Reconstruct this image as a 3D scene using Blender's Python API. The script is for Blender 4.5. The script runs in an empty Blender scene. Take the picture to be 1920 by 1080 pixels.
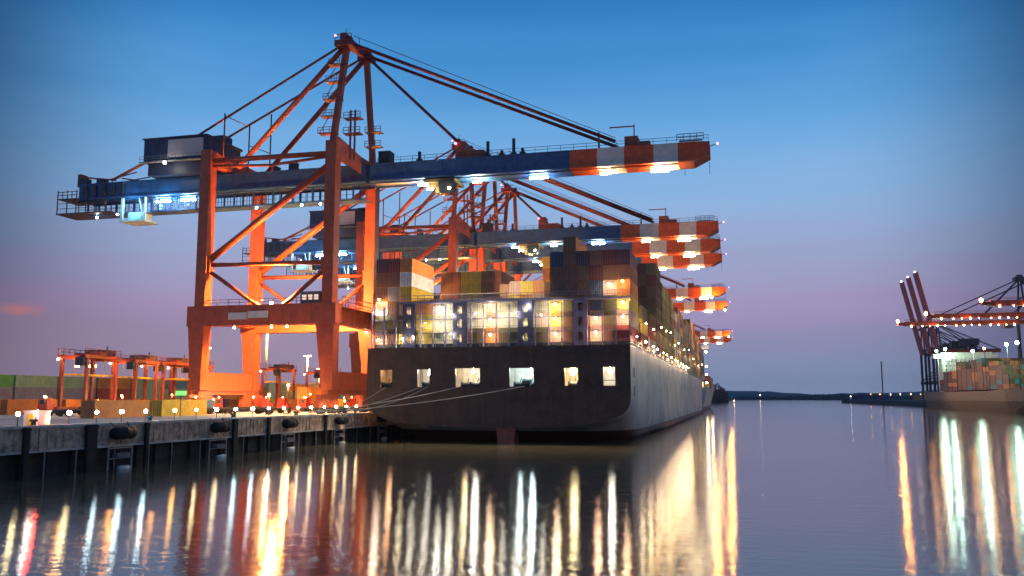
import bpy, math, random
from mathutils import Vector, Matrix
random.seed(7)
S = bpy.context.scene
R = math.radians
# ------------------------------------------------------------------ camera
cam_d = bpy.data.cameras.new("camera")
cam_d.lens = 30.9375; cam_d.sensor_width = 36.0
cam_d.clip_start = 0.5; cam_d.clip_end = 20000
cam = bpy.data.objects.new("camera", cam_d); S.collection.objects.link(cam)
cam.location = (0, 0, 7.7)
cam.rotation_euler = (R(90 + 7.1165), 0, R(14.2727))
S.camera = cam
# ------------------------------------------------------------------ world
W = bpy.data.worlds.new("World"); S.world = W; W.use_nodes = True
nt = W.node_tree; nt.nodes.clear()
def N(t, **k):
    n = nt.nodes.new(t)
    for a, b in k.items(): setattr(n, a, b)
    return n
def srgb(r, g, b):
    f = lambda c: (c/255/12.92) if c/255 <= .04045 else ((c/255+.055)/1.055)**2.4
    return (f(r), f(g), f(b), 1)
L = nt.links.new
out = N("ShaderNodeOutputWorld"); bg = N("ShaderNodeBackground")
tc = N("ShaderNodeTexCoord"); sx = N("ShaderNodeSeparateXYZ"); L(tc.outputs["Generated"], sx.inputs[0])
ramp = N("ShaderNodeValToRGB"); ramp.color_ramp.interpolation = 'B_SPLINE'
mr = N("ShaderNodeMapRange"); mr.inputs[1].default_value = 0; mr.inputs[2].default_value = .5
cl = N("ShaderNodeTexNoise"); cl.inputs["Scale"].default_value = 2.2; cl.inputs["Detail"].default_value = 4
mp = N("ShaderNodeMapping"); mp.inputs["Scale"].default_value = (1, 1, 9); L(tc.outputs["Generated"], mp.inputs[0]); L(mp.outputs[0], cl.inputs["Vector"])
ma = N("ShaderNodeMath", operation='MULTIPLY_ADD'); ma.inputs[1].default_value = .075
ms = N("ShaderNodeMath", operation='SUBTRACT'); ms.inputs[1].default_value = .5
L(cl.outputs[0], ms.inputs[0]); L(ms.outputs[0], ma.inputs[0]); L(sx.outputs[2], ma.inputs[2]); L(ma.outputs[0], mr.inputs[0]); L(mr.outputs[0], ramp.inputs[0])
stops = [(0.0, (130, 148, 182)), (.06, (128, 143, 178)), (.13, (134, 136, 174)), (.17, (146, 138, 180)), (.21, (158, 143, 184)), (.25, (152, 150, 188)),
         (.33, (148, 163, 201)), (.45, (134, 178, 222)), (.62, (86, 157, 216)), (.8, (44, 124, 190)), (1.0, (27, 92, 162))]
e = ramp.color_ramp.elements
e[0].position = 0; e[0].color = srgb(*stops[0][1]); e[1].position = 1; e[1].color = srgb(*stops[-1][1])
for p, c in stops[1:-1]:
    q = e.new(p); q.color = srgb(*c)
# azimuth: lens vignetting painted into the sky, dimmer to either side of the view
dp = N("ShaderNodeVectorMath", operation='DOT_PRODUCT'); dp.inputs[1].default_value = (math.sin(R(-14)), math.cos(R(-14)), 0)
nrm = N("ShaderNodeVectorMath", operation='MULTIPLY'); nrm.inputs[1].default_value = (1, 1, 0)
nn = N("ShaderNodeVectorMath", operation='NORMALIZE')
L(tc.outputs["Generated"], nrm.inputs[0]); L(nrm.outputs[0], nn.inputs[0]); L(nn.outputs[0], dp.inputs[0])
az = N("ShaderNodeMapRange", interpolation_type='SMOOTHSTEP'); az.inputs[1].default_value = .815; az.inputs[2].default_value = .945
az.inputs[3].default_value = 0; az.inputs[4].default_value = 1.0
L(dp.outputs["Value"], az.inputs[0])
mul = N("ShaderNodeMix", data_type='RGBA', blend_type='MULTIPLY'); mul.inputs[0].default_value = 1
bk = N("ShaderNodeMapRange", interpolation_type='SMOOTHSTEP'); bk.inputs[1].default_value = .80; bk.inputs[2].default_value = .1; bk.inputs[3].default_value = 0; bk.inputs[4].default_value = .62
L(dp.outputs["Value"], bk.inputs[0])                     # sky brightened and warmed behind the camera, added as fill light
at = N("ShaderNodeMix", data_type='RGBA'); at.inputs[6].default_value = (.15, .20, .26, 1); at.inputs[7].default_value = (1, 1, 1, 1); L(az.outputs[0], at.inputs[0])
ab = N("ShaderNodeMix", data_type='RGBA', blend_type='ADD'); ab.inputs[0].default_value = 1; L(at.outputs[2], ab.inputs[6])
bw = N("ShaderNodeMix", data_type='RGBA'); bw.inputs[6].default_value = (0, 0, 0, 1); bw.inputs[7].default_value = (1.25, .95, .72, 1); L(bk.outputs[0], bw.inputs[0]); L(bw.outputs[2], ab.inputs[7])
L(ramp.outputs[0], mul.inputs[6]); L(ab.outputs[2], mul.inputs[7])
# town glow low over the terminal
gz = N("ShaderNodeMapRange", interpolation_type='SMOOTHSTEP'); gz.inputs[1].default_value = .17; gz.inputs[2].default_value = 0.0; gz.inputs[3].default_value = 0; gz.inputs[4].default_value = .45
L(ma.outputs[0], gz.inputs[0])
gd = N("ShaderNodeVectorMath", operation='DOT_PRODUCT'); gd.inputs[1].default_value = (math.sin(R(-31)), math.cos(R(-31)), 0); L(nn.outputs[0], gd.inputs[0])
ga = N("ShaderNodeMapRange", interpolation_type='SMOOTHSTEP'); ga.inputs[1].default_value = .90; ga.inputs[2].default_value = .995
L(gd.outputs["Value"], ga.inputs[0])
gm = N("ShaderNodeMath", operation='MULTIPLY'); L(gz.outputs[0], gm.inputs[0]); L(ga.outputs[0], gm.inputs[1])
gx = N("ShaderNodeMix", data_type='RGBA'); gx.inputs[7].default_value = srgb(176, 128, 142)
L(gm.outputs[0], gx.inputs[0]); L(mul.outputs[2], gx.inputs[6])
# one small lit cloud low in the west
cd = (math.sin(R(-43.6))*math.cos(R(5)), math.cos(R(-43.6))*math.cos(R(5)), math.sin(R(5)))
cs = N("ShaderNodeVectorMath", operation='SUBTRACT'); cs.inputs[1].default_value = cd; L(tc.outputs["Generated"], cs.inputs[0])
cq = N("ShaderNodeVectorMath", operation='MULTIPLY'); cq.inputs[1].default_value = (1, 1, 3.2); L(cs.outputs[0], cq.inputs[0])
cln = N("ShaderNodeVectorMath", operation='LENGTH'); L(cq.outputs[0], cln.inputs[0])
cn2 = N("ShaderNodeTexNoise"); cn2.inputs["Scale"].default_value = 45; L(tc.outputs["Generated"], cn2.inputs["Vector"])
cad = N("ShaderNodeMath", operation='MULTIPLY_ADD'); cad.inputs[1].default_value = .03; L(cn2.outputs[0], cad.inputs[0]); L(cln.outputs["Value"], cad.inputs[2])
cmr = N("ShaderNodeMapRange", interpolation_type='SMOOTHSTEP'); cmr.inputs[1].default_value = .046; cmr.inputs[2].default_value = .008; cmr.inputs[3].default_value = 0; cmr.inputs[4].default_value = .6; L(cad.outputs[0], cmr.inputs[0])
cmx = N("ShaderNodeMix", data_type='RGBA'); cmx.inputs[7].default_value = srgb(196, 110, 96); L(cmr.outputs[0], cmx.inputs[0]); L(gx.outputs[2], cmx.inputs[6])
sky = N("ShaderNodeTexSky"); sky.sky_type = 'NISHITA'; sky.sun_disc = False; sky.sun_elevation = R(-3); sky.sun_rotation = R(-14)
sk = N("ShaderNodeMix", data_type='RGBA', blend_type='ADD'); sk.inputs[0].default_value = .04
L(cmx.outputs[2], sk.inputs[6]); L(sky.outputs[0], sk.inputs[7])
L(sk.outputs[2], bg.inputs[0]); bg.inputs[1].default_value = 1.0; L(bg.outputs[0], out.inputs[0])
S.view_settings.view_transform = 'Standard'; S.view_settings.look = 'None'; S.view_settings.exposure = .12; S.view_settings.gamma = 1
S.cycles.use_denoising = True
S.cycles.max_bounces = 6; S.cycles.diffuse_bounces = 2; S.cycles.glossy_bounces = 3; S.cycles.transmission_bounces = 2; S.cycles.volume_bounces = 0
S.cycles.sample_clamp_indirect = 4; S.cycles.sample_clamp_direct = 0
S.cycles.use_adaptive_sampling = True; S.cycles.adaptive_threshold = .02

# ------------------------------------------------------------------ materials
MC = {}
def mat(name, col, rough=.5, metal=0., var=.25, nscale=.8, bump=0., grime=None):
    if name in MC: return MC[name]
    m = bpy.data.materials.new(name); m.use_nodes = True
    t = m.node_tree; b = t.nodes["Principled BSDF"]
    b.inputs["Roughness"].default_value = rough; b.inputs["Metallic"].default_value = metal
    tcn = t.nodes.new("ShaderNodeTexCoord")
    nz = t.nodes.new("ShaderNodeTexNoise"); nz.inputs["Scale"].default_value = nscale; nz.inputs["Detail"].default_value = 6; nz.inputs["Roughness"].default_value = .65
    t.links.new(tcn.outputs["Object"], nz.inputs["Vector"])
    mx = t.nodes.new("ShaderNodeMix"); mx.data_type = 'RGBA'
    c = tuple(col[:3]); g = grime or tuple(x*(1-var*1.6) if x*(1-var*1.6) > 0 else 0 for x in c)
    mx.inputs[6].default_value = (*[min(1, x*(1+var*.5)) for x in c], 1); mx.inputs[7].default_value = (*g, 1)
    cr = t.nodes.new("ShaderNodeMapRange"); cr.inputs[1].default_value = .38; cr.inputs[2].default_value = .72
    t.links.new(nz.outputs[0], cr.inputs[0]); t.links.new(cr.outputs[0], mx.inputs[0]); t.links.new(mx.outputs[2], b.inputs["Base Color"])
    if bump:
        bp = t.nodes.new("ShaderNodeBump"); bp.inputs["Strength"].default_value = bump; bp.inputs["Distance"].default_value = .05
        t.links.new(nz.outputs[0], bp.inputs["Height"]); t.links.new(bp.outputs[0], b.inputs["Normal"])
    MC[name] = m; return m
def emit(name, col, s):
    if name in MC: return MC[name]
    m = bpy.data.materials.new(name); m.use_nodes = True
    b = m.node_tree.nodes["Principled BSDF"]; b.inputs["Base Color"].default_value = (.6, .6, .6, 1)
    b.inputs["Emission Color"].default_value = (*col, 1); b.inputs["Emission Strength"].default_value = s
    MC[name] = m; return m
RED = mat("crane_red_paint", (.46, .088, .038), .45, var=.2)
BLUE = mat("crane_blue_paint", (.022, .085, .24), .45, var=.3)
GREYST = mat("steel_grey", (.16, .18, .2), .5)
DARKST = mat("dark_steel", (.03, .035, .045), .5)
WHITE = mat("white_paint", (.72, .7, .66), .45, var=.12)
PINKW = mat("pale_sign_paint", (.5, .42, .42), .6, var=.06)
HOUSEB = mat("house_blue_cladding", (.025, .04, .10), .5)
CONC = mat("quay_concrete", (.6, .56, .5), .85, var=.3, nscale=.5, bump=.4)
CONCD = mat("stained_fascia_concrete", (.62, .43, .31), .85, var=.5, nscale=.9, bump=.5)
ASPH = mat("apron_asphalt", (.5, .48, .44), .85, var=.3, nscale=.15)
PILE = mat("sheet_pile_steel", (.035, .03, .028), .8)
RUBBER = mat("black_rubber", (.015, .015, .016), .75)
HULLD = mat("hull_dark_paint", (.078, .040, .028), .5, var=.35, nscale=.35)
HULLS = mat("hull_side_paint", (.60, .555, .53), .42, var=.35, nscale=.12)  # side paint warmed to carry deck-lamp light in its colour
def boot_line(m, z, col):
    t = m.node_tree; b = t.nodes["Principled BSDF"]; src = b.inputs["Base Color"].links[0].from_socket
    tcn = t.nodes.new("ShaderNodeTexCoord"); sp_ = t.nodes.new("ShaderNodeSeparateXYZ"); t.links.new(tcn.outputs["Object"], sp_.inputs[0])
    c = t.nodes.new("ShaderNodeMath"); c.operation = 'LESS_THAN'; c.inputs[1].default_value = z; t.links.new(sp_.outputs[2], c.inputs[0])
    mx = t.nodes.new("ShaderNodeMix"); mx.data_type = 'RGBA'; mx.inputs[7].default_value = (*col, 1)
    t.links.new(c.outputs[0], mx.inputs[0]); t.links.new(src, mx.inputs[6]); t.links.new(mx.outputs[2], b.inputs["Base Color"])
def streaks(m, sc, amount, col):
    t = m.node_tree; b = t.nodes["Principled BSDF"]; src = b.inputs["Base Color"].links[0].from_socket
    tcn = t.nodes.new("ShaderNodeTexCoord"); mpn = t.nodes.new("ShaderNodeMapping"); mpn.inputs["Scale"].default_value = sc
    nz = t.nodes.new("ShaderNodeTexNoise"); nz.inputs["Scale"].default_value = 1; nz.inputs["Detail"].default_value = 5
    t.links.new(tcn.outputs["Object"], mpn.inputs[0]); t.links.new(mpn.outputs[0], nz.inputs["Vector"])
    cr = t.nodes.new("ShaderNodeMapRange"); cr.inputs[1].default_value = .55; cr.inputs[2].default_value = .78; cr.inputs[4].default_value = amount
    mx = t.nodes.new("ShaderNodeMix"); mx.data_type = 'RGBA'; mx.inputs[7].default_value = (*col, 1)
    t.links.new(nz.outputs[0], cr.inputs[0]); t.links.new(cr.outputs[0], mx.inputs[0]); t.links.new(src, mx.inputs[6]); t.links.new(mx.outputs[2], b.inputs["Base Color"])
    bp = t.nodes.new("ShaderNodeBump"); bp.inputs["Strength"].default_value = .4; bp.inputs["Distance"].default_value = .05
    n2 = t.nodes.new("ShaderNodeTexNoise"); n2.inputs["Scale"].default_value = .7; n2.inputs["Detail"].default_value = 2
    t.links.new(tcn.outputs["Object"], n2.inputs["Vector"]); t.links.new(n2.outputs[0], bp.inputs["Height"]); t.links.new(bp.outputs[0], b.inputs["Normal"])
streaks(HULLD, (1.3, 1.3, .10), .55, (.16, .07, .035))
streaks(CONCD, (1, 1.6, .15), .7, (.16, .11, .08))
streaks(RED, (1.5, 1.5, .12), .35, (.20, .04, .02))
streaks(HULLS, (.6, .6, .06), .5, (.20, .15, .12))
boot_line(HULLS, 2.0, (.13, .035, .03))
HULLR = mat("hull_antifouling_red", (.11, .03, .028), .6)
NAVY = mat("lashing_navy", (.05, .05, .11), .5)
LILAC = mat("lashing_grey_lilac", (.16, .15, .24), .5)
ROPE = mat("mooring_rope", (.62, .58, .5), .9, var=.1)
TAN = mat("deck_house_paint", (.55, .5, .42), .6, var=.2)
GLASS = mat("cab_glass", (.03, .05, .07), .12, var=.1)
YELLOWP = mat("safety_yellow", (.75, .5, .04), .5)
GREENP = mat("green_paint", (.06, .4, .05), .5)
E_WHITE = emit("lamp_white", (1, .95, .85), 45)
E_COLD = emit("lamp_cold", (.62, .90, 1), 80)
E_CYAN = emit("lamp_cyan", (.35, .85, 1), 9)
E_WARM = emit("lamp_warm", (1, .76, .38), 60)
E_SOD = emit("lamp_sodium", (1, .45, .10), 60)
E_PINK = emit("aviation_lamp", (1, .20, .42), 5)
E_GREEN = emit("lamp_greenish", (.55, 1, .72), 50)
E_REDL = emit("lamp_red", (1, .05, .04), 40)
# ------------------------------------------------------------------ mesh builder
class MB:
    def __init__(s): s.v = []; s.f = []; s.m = []
    def face(s, pts, m=0):
        i = len(s.v); s.v += [tuple(p) for p in pts]; s.f.append(tuple(range(i, i+len(pts)))); s.m.append(m)
    def hexa(s, p, m=0):
        i = len(s.v); s.v += [tuple(q) for q in p]
        for q in ((0, 3, 2, 1), (4, 5, 6, 7), (0, 1, 5, 4), (1, 2, 6, 5), (2, 3, 7, 6), (3, 0, 4, 7)):
            s.f.append(tuple(i+k for k in q)); s.m.append(m)
    def box(s, x0, x1, y0, y1, z0, z1, m=0):
        s.hexa([(x0, y0, z0), (x1, y0, z0), (x1, y1, z0), (x0, y1, z0), (x0, y0, z1), (x1, y0, z1), (x1, y1, z1), (x0, y1, z1)], m); return s
    def bar(s, p, q, w, h=None, m=0):
        h = h or w; p = Vector(p); q = Vector(q); d = (q-p).normalized()
        u = Vector((0, 0, 1)) if abs(d.z) < .95 else Vector((0, 1, 0))
        a = d.cross(u).normalized()*w/2; b = a.cross(d).normalized()*h/2
        s.hexa([p-a-b, p+a-b, q+a-b, q-a-b, p-a+b, p+a+b, q+a+b, q-a+b], m); return s
    def tube(s, p, q, r, n=10, r2=None, m=0):
        r2 = r if r2 is None else r2; p = Vector(p); q = Vector(q); d = (q-p).normalized()
        u = Vector((0, 0, 1)) if abs(d.z) < .95 else Vector((0, 1, 0))
        a = d.cross(u).normalized(); b = a.cross(d).normalized(); i = len(s.v)
        for c, rr in ((p, r), (q, r2)):
            for k in range(n):
                t = 2*math.pi*k/n; s.v.append(tuple(c+a*math.cos(t)*rr+b*math.sin(t)*rr))
        for k in range(n):
            k2 = (k+1) % n; s.f.append((i+k, i+k2, i+n+k2, i+n+k)); s.m.append(m)
        s.f.append(tuple(i+k for k in range(n))[::-1]); s.m.append(m)
        s.f.append(tuple(i+n+k for k in range(n))); s.m.append(m); return s
    def rail(s, pts, h=1.1, step=2.0, r=.04, m=0):
        for a, b in zip(pts, pts[1:]):
            a = Vector(a); b = Vector(b); n = max(1, int((b-a).length/step))
            for hh in (h, h*.5): s.bar(a+Vector((0, 0, hh)), b+Vector((0, 0, hh)), r*2, m=m)
            for k in range(n+1):
                c = a.lerp(b, k/n); s.bar(c, c+Vector((0, 0, h)), r*2, m=m)
        return s
    def ball(s, c, r, m=0, n=8, k=5):
        i = len(s.v); c = Vector(c)
        for a in range(1, k):
            for b in range(n):
                t = math.pi*a/k; p = 2*math.pi*b/n
                s.v.append(tuple(c+Vector((math.sin(t)*math.cos(p), math.sin(t)*math.sin(p), math.cos(t)))*r))
        s.v.append(tuple(c+Vector((0, 0, r)))); s.v.append(tuple(c-Vector((0, 0, r)))); T = len(s.v)-2; B = T+1
        for a in range(k-2):
            for b in range(n):
                b2 = (b+1) % n; s.f.append((i+a*n+b, i+(a+1)*n+b, i+(a+1)*n+b2, i+a*n+b2)); s.m.append(m)
        for b in range(n):
            b2 = (b+1) % n
            s.f.append((T, i+b, i+b2)); s.m.append(m); s.f.append((B, i+(k-2)*n+b2, i+(k-2)*n+b)); s.m.append(m)
        return s
    def build(s, name, mats, parent=None, origin=(0, 0, 0), smooth=False):
        me = bpy.data.meshes.new(name)
        o3 = Vector(origin); me.from_pydata([tuple(Vector(v)-o3) for v in s.v], [], s.f)
        if not isinstance(mats, (list, tuple)): mats = [mats]
        for mm in mats: me.materials.append(mm)
        for p, mi in zip(me.polygons, s.m): p.material_index = mi; p.use_smooth = smooth
        me.update()
        o = bpy.data.objects.new(name, me); S.collection.objects.link(o)
        if parent is not None: o.parent = parent
        else: o.location = origin
        return o
def tag(o, label=None, cat=None, group=None, kind=None):
    for k, v in (("label", label), ("category", cat), ("group", group), ("kind", kind)):
        if v: o[k] = v
    return o
def empty(name, loc, label, cat, group=None, rz=0):
    o = bpy.data.objects.new(name, None); S.collection.objects.link(o); o.location = loc; o.rotation_euler = (0, 0, rz)
    return tag(o, label, cat, group)
def copy_tree(o, parent=None, link_children=None):
    c = o.copy(); S.collection.objects.link(c); c.parent = parent
    for ch in list(CH.get(o.name, [])): copy_tree(ch, c)
    return c
CH = {}
def reg(root):
    for o in list(S.objects):
        if o.parent is not None:
            CH.setdefault(o.parent.name, [])
            if o not in CH[o.parent.name]: CH[o.parent.name].append(o)
def point(name, loc, energy, col, r=.3, parent=None, origin=(0, 0, 0), spot=None, aim=None):
    d = bpy.data.lights.new(name, 'SPOT' if spot else 'POINT'); d.energy = energy; d.color = col; d.shadow_soft_size = r
    o = bpy.data.objects.new(name, d); S.collection.objects.link(o)
    if spot: d.spot_size = R(spot); d.spot_blend = .7
    l = Vector(loc)-Vector(origin) if parent is not None else Vector(loc)
    o.location = l
    if spot: o.rotation_euler = (Vector(aim)-Vector(loc)).to_track_quat('-Z', 'Y').to_euler()
    if parent is not None: o.parent = parent
    return o
C_SOD = (1, .40, .09); C_WARM = (1, .74, .42); C_WHT = (1, .92, .78); C_COLD = (.72, .93, 1)

# ------------------------------------------------------------------ setting
def water():
    me = MB(); me.face([(-3000, -200, 0), (6000, -200, 0), (6000, 7000, 0), (-3000, 7000, 0)])
    m = bpy.data.materials.new("harbour_water"); m.use_nodes = True; t = m.node_tree; b = t.nodes["Principled BSDF"]
    b.inputs["Base Color"].default_value = (.15, .125, .07, 1); b.inputs["Roughness"].default_value = .072; b.inputs["IOR"].default_value = 1.45
    tcn = t.nodes.new("ShaderNodeTexCoord"); mpn = t.nodes.new("ShaderNodeMapping"); mpn.inputs["Scale"].default_value = (1.3, 4.2, 1)
    nz = t.nodes.new("ShaderNodeTexNoise"); nz.inputs["Scale"].default_value = 1.0; nz.inputs["Detail"].default_value = 3
    bp = t.nodes.new("ShaderNodeBump"); bp.inputs["Strength"].default_value = .32; bp.inputs["Distance"].default_value = .045
    t.links.new(tcn.outputs["Object"], mpn.inputs[0]); t.links.new(mpn.outputs[0], nz.inputs["Vector"]); m2 = t.nodes.new("ShaderNodeMapping"); m2.inputs["Scale"].default_value = (.28, 1.05, 1); n2 = t.nodes.new("ShaderNodeTexNoise"); n2.inputs["Scale"].default_value = 1; n2.inputs["Detail"].default_value = 2
    t.links.new(tcn.outputs["Object"], m2.inputs[0]); t.links.new(m2.outputs[0], n2.inputs["Vector"])
    ad = t.nodes.new("ShaderNodeMath"); ad.operation = 'MULTIPLY_ADD'; ad.inputs[1].default_value = 1.3; t.links.new(n2.outputs[0], ad.inputs[0]); t.links.new(nz.outputs[0], ad.inputs[2])
    t.links.new(ad.outputs[0], bp.inputs["Height"]); t.links.new(bp.outputs[0], b.inputs["Normal"])
    tag(me.build("water", m), kind="structure")
water()
QX = -66.0
def quay():
    b = MB(); b.box(-2500, QX-1.2, -60, 1500, -2, 4.8)
    tag(b.build("quay_apron", ASPH), kind="structure")
    b = MB()
    for k in range(60):                                   # paving slabs along the edge, slightly proud
        y0 = 20+k*9; b.box(QX-9, QX-1.25, y0+.03, y0+8.97, 4.3, 4.81+.004*(k % 3))
    tag(b.build("edge_pavement", CONC), kind="structure")
    b = MB()                                              # crane rails
    for x in (-72.0, -98.3):
        b.box(x-.5, x-.12, 0, 1200, 4.7, 4.835); b.box(x+.12, x+.5, 0, 1200, 4.7, 4.835)
    tag(b.build("crane_track", GREYST), kind="structure")
quay()
# quay wall: fascia panels, cap beam, sheet piles
qw = empty("quay_wall", (QX, 60, 0), "long weathered concrete quay wall over black sheet piling at the water's edge", "quay wall")
o0 = (QX, 60, 0)
b = MB()
y = 0
k = 0
while y < 560:
    w = 8.4+.8*((k*7) % 3)
    d = .04*((k*5) % 3)
    b.box(QX-1.2, QX-d, y+.06, y+w-.06, 2.6, 4.74)
    for j in range(1, 9): 
        if (j*3+k) % 4: b.box(QX-d-.01, QX-d+.09, y+j*w/9-.07, y+j*w/9+.07, 2.75, 4.6)
    y += w; k += 1
b.build("fascia_panel", CONCD, qw, o0)
b = MB(); b.box(QX-1.2, QX+.12, 0, 560, 4.742, 5.02); b.box(QX-.35, QX+.16, 0, 560, 2.42, 2.6)
b.build("cap_beam", CONC, qw, o0)
b = MB()
for k in range(330):
    y = k*1.7; dd = 1.15 if k % 2 else .75
    b.box(QX-1.3, QX-dd, y, y+1.66, -1.5, 2.55)
b.build("sheet_piling", PILE, qw, o0)
b = MB()
for k in range(70):
    b.bar((QX+.02, 62+k*5.3+(k*7 % 3)*.5, -.4), (QX+.02, 62+k*5.3+(k*7 % 3)*.5, 2.5), .09)
b.build("guide_bar", mat("galvanised", (.42, .36, .33), .5), qw, o0)
# fender units
def fender(y):
    o = empty("fender", (QX, y, 0), "", "fender", "fender units hung on the quay wall")
    b = MB(); c = Vector((QX+.75, y, 3.95))
    b.tube((QX+.8, y-1.5, 3.9), (QX+.8, y+1.5, 3.9), .62, 14)
    for s in (-1.05, 0, 1.05): b.tube((QX+.8, y+s-.1, 3.9), (QX+.8, y+s+.1, 3.9), .68, 14)
    b.build("rubber_roll", RUBBER, o, (QX, y, 0), True)
    b = MB(); b.bar((QX+.5, y-1.2, 4.6), (QX+.1, y-1.4, 5.1), .08); b.bar((QX+.5, y+1.2, 4.6), (QX+.1, y+1.4, 5.1), .08)
    b.build("hanging_chain", DARKST, o, (QX, y, 0))
    b = MB()
    for s in (-1.9, 1.9): b.bar((QX+.5, y+s, -.8), (QX+.5, y+s, 2.4), .14)
    b.bar((QX+.5, y-1.9, 2.3), (QX+.5, y+1.9, 2.3), .14); b.bar((QX+.5, y-1.9, 1.2), (QX+.5, y+1.9, 1.2), .12)
    b.build("guide_frame", MC["galvanised"], o, (QX, y, 0))
    b = MB(); b.box(QX+.35, QX+1.0, y-1.0, y+1.0, 1.25, 1.75)
    b.build("fender_panel", mat("fender_panel_grey", (.18, .17, .18), .7), o, (QX, y, 0))
    b = MB(); b.tube((QX+1.0, y-.8, .12), (QX+1.0, y+.8, .12), .3, 10)
    b.build("float", WHITE, o, (QX, y, 0), True)
    return o
fl = ["rubber roll fender nearest the camera on the dark quay wall", "rubber roll fender, second along the quay wall from the near end", "rubber roll fender below the crane's portal, third along the quay wall",
      "rubber roll fender below the crane's waterside leg, fourth along the quay wall", "rubber roll fender on the quay wall beside the ship's stern corner"]
for yy, lb in zip((84, 102.8, 121.3, 139, 157.5), fl): tag(fender(yy), lb)
def fender_pile(y, w):
    b = MB(); b.box(QX+.165, QX+.5, y-w/2, y+w/2, -1, 4.9); b.box(QX+.12, QX+.56, y-w/2-.08, y+w/2+.08, 4.55, 4.8)
    return b.build("fender_pile", RUBBER, None, (QX, y, 0))
for (yy, w), lb in zip(((70.8, .6), (79.6, 1.5), (88.6, .5), (107, .9), (115.9, .5), (134.1, .6)),
        ("narrow black fender pile, first from the left end of the quay wall", "broad black fender pile, widest of those on the quay wall", "narrow black fender pile just beyond the nearest rubber fender",
         "medium black fender pile between second and third rubber fender", "narrow black fender pile just before the third rubber fender", "narrow black fender pile just before the fourth rubber fender")):
    tag(fender_pile(yy, w), lb, "fender pile", "fender piles on the quay wall")
# bollards + quay lamps
bl0 = None
for i, yy in enumerate((74, 92, 110, 128, 146, 150.5)):
    if bl0 is None:
        b = MB(); b.tube((QX-1.9, yy, 4.8), (QX-1.9, yy, 5.35), .3, 12, .22); b.tube((QX-1.9, yy, 5.35), (QX-1.9, yy, 5.6), .42, 12, .36); b.tube((QX-1.9, yy, 4.78), (QX-1.9, yy, 4.9), .5, 12)
        bl0 = b.build("mooring_bollard", DARKST, None, (QX-1.9, yy, 4.8)); o = bl0
    else:
        o = bl0.copy(); S.collection.objects.link(o); o.location = (QX-1.9, yy, 4.8)
    tag(o, ["dark mushroom bollard at the near end of the quay", "dark bollard on the quay edge beyond the nearest fender", "dark bollard on the quay edge in front of the landside crane leg",
            "dark bollard on the quay edge under the crane portal", "dark bollard holding the ship's slack stern ropes", "dark bollard on the quay edge right beside the ship's stern corner"][i], "bollard", "mooring bollards on the quay")
kinds = "WWCCCSWWCCCWWWWWWW"
tone = {"W": (E_WARM, C_WARM, "warm white"), "C": (E_COLD, C_COLD, "cold white"), "S": (E_SOD, C_SOD, "orange")}
yl = [71.6, 78.4, 82.5, 86.5, 90.7, 96.3, 100.8, 105.4, 110, 114.5, 119, 123.5, 128, 132.5, 137.3, 141.8, 145.9, 150.2]
where = ["at the left edge, first of the row", "beside the lit white cabinet, second of the row", "third of the row, before three cold ones end", "fourth of the row, middle of three cold lamps", "fifth of the row, last of the first cold three",
 "below the long yellow container", "just past the yellow container", "left of the crane's landside sill", "under the sill beam, first of the second cold three", "under the sill beam, middle of the second cold three", "last of the second cold three, by the inner sill end",
 "first warm one after the cold lamps", "second warm one after the cold lamps", "third warm one after the cold lamps", "left of the waterside crane leg", "under the waterside crane leg", "just right of the waterside crane leg", "last of the row beside the ship"]
for i, (kk, yy) in enumerate(zip(kinds, yl)):
    em, cc, word = tone[kk]
    X_ = QX-1.55
    o = empty("quay_lamp", (X_, yy, 5.02), f"{word} quay lamp, {where[i]}", "lamp", "low lamps along the quay apron")
    b = MB(); b.tube((X_, yy, 4.8), (X_, yy, 5.95), .06, 8); b.box(X_-.18, X_+.18, yy-.18, yy+.18, 5.9, 5.97)
    b.build("post", GREYST, o, (X_, yy, 5.02))
    b = MB(); b.ball((X_, yy, 6.15), (.21, .24, .19, .23)[i % 4]); b.build("lamp", em, o, (X_, yy, 5.02), True)
    point("lamp_light", (X_-.25, yy, 6.25), 1100, cc, .15, o, (X_, yy, 5.02), 115, (X_-3.2, yy, 4.4))

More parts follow.
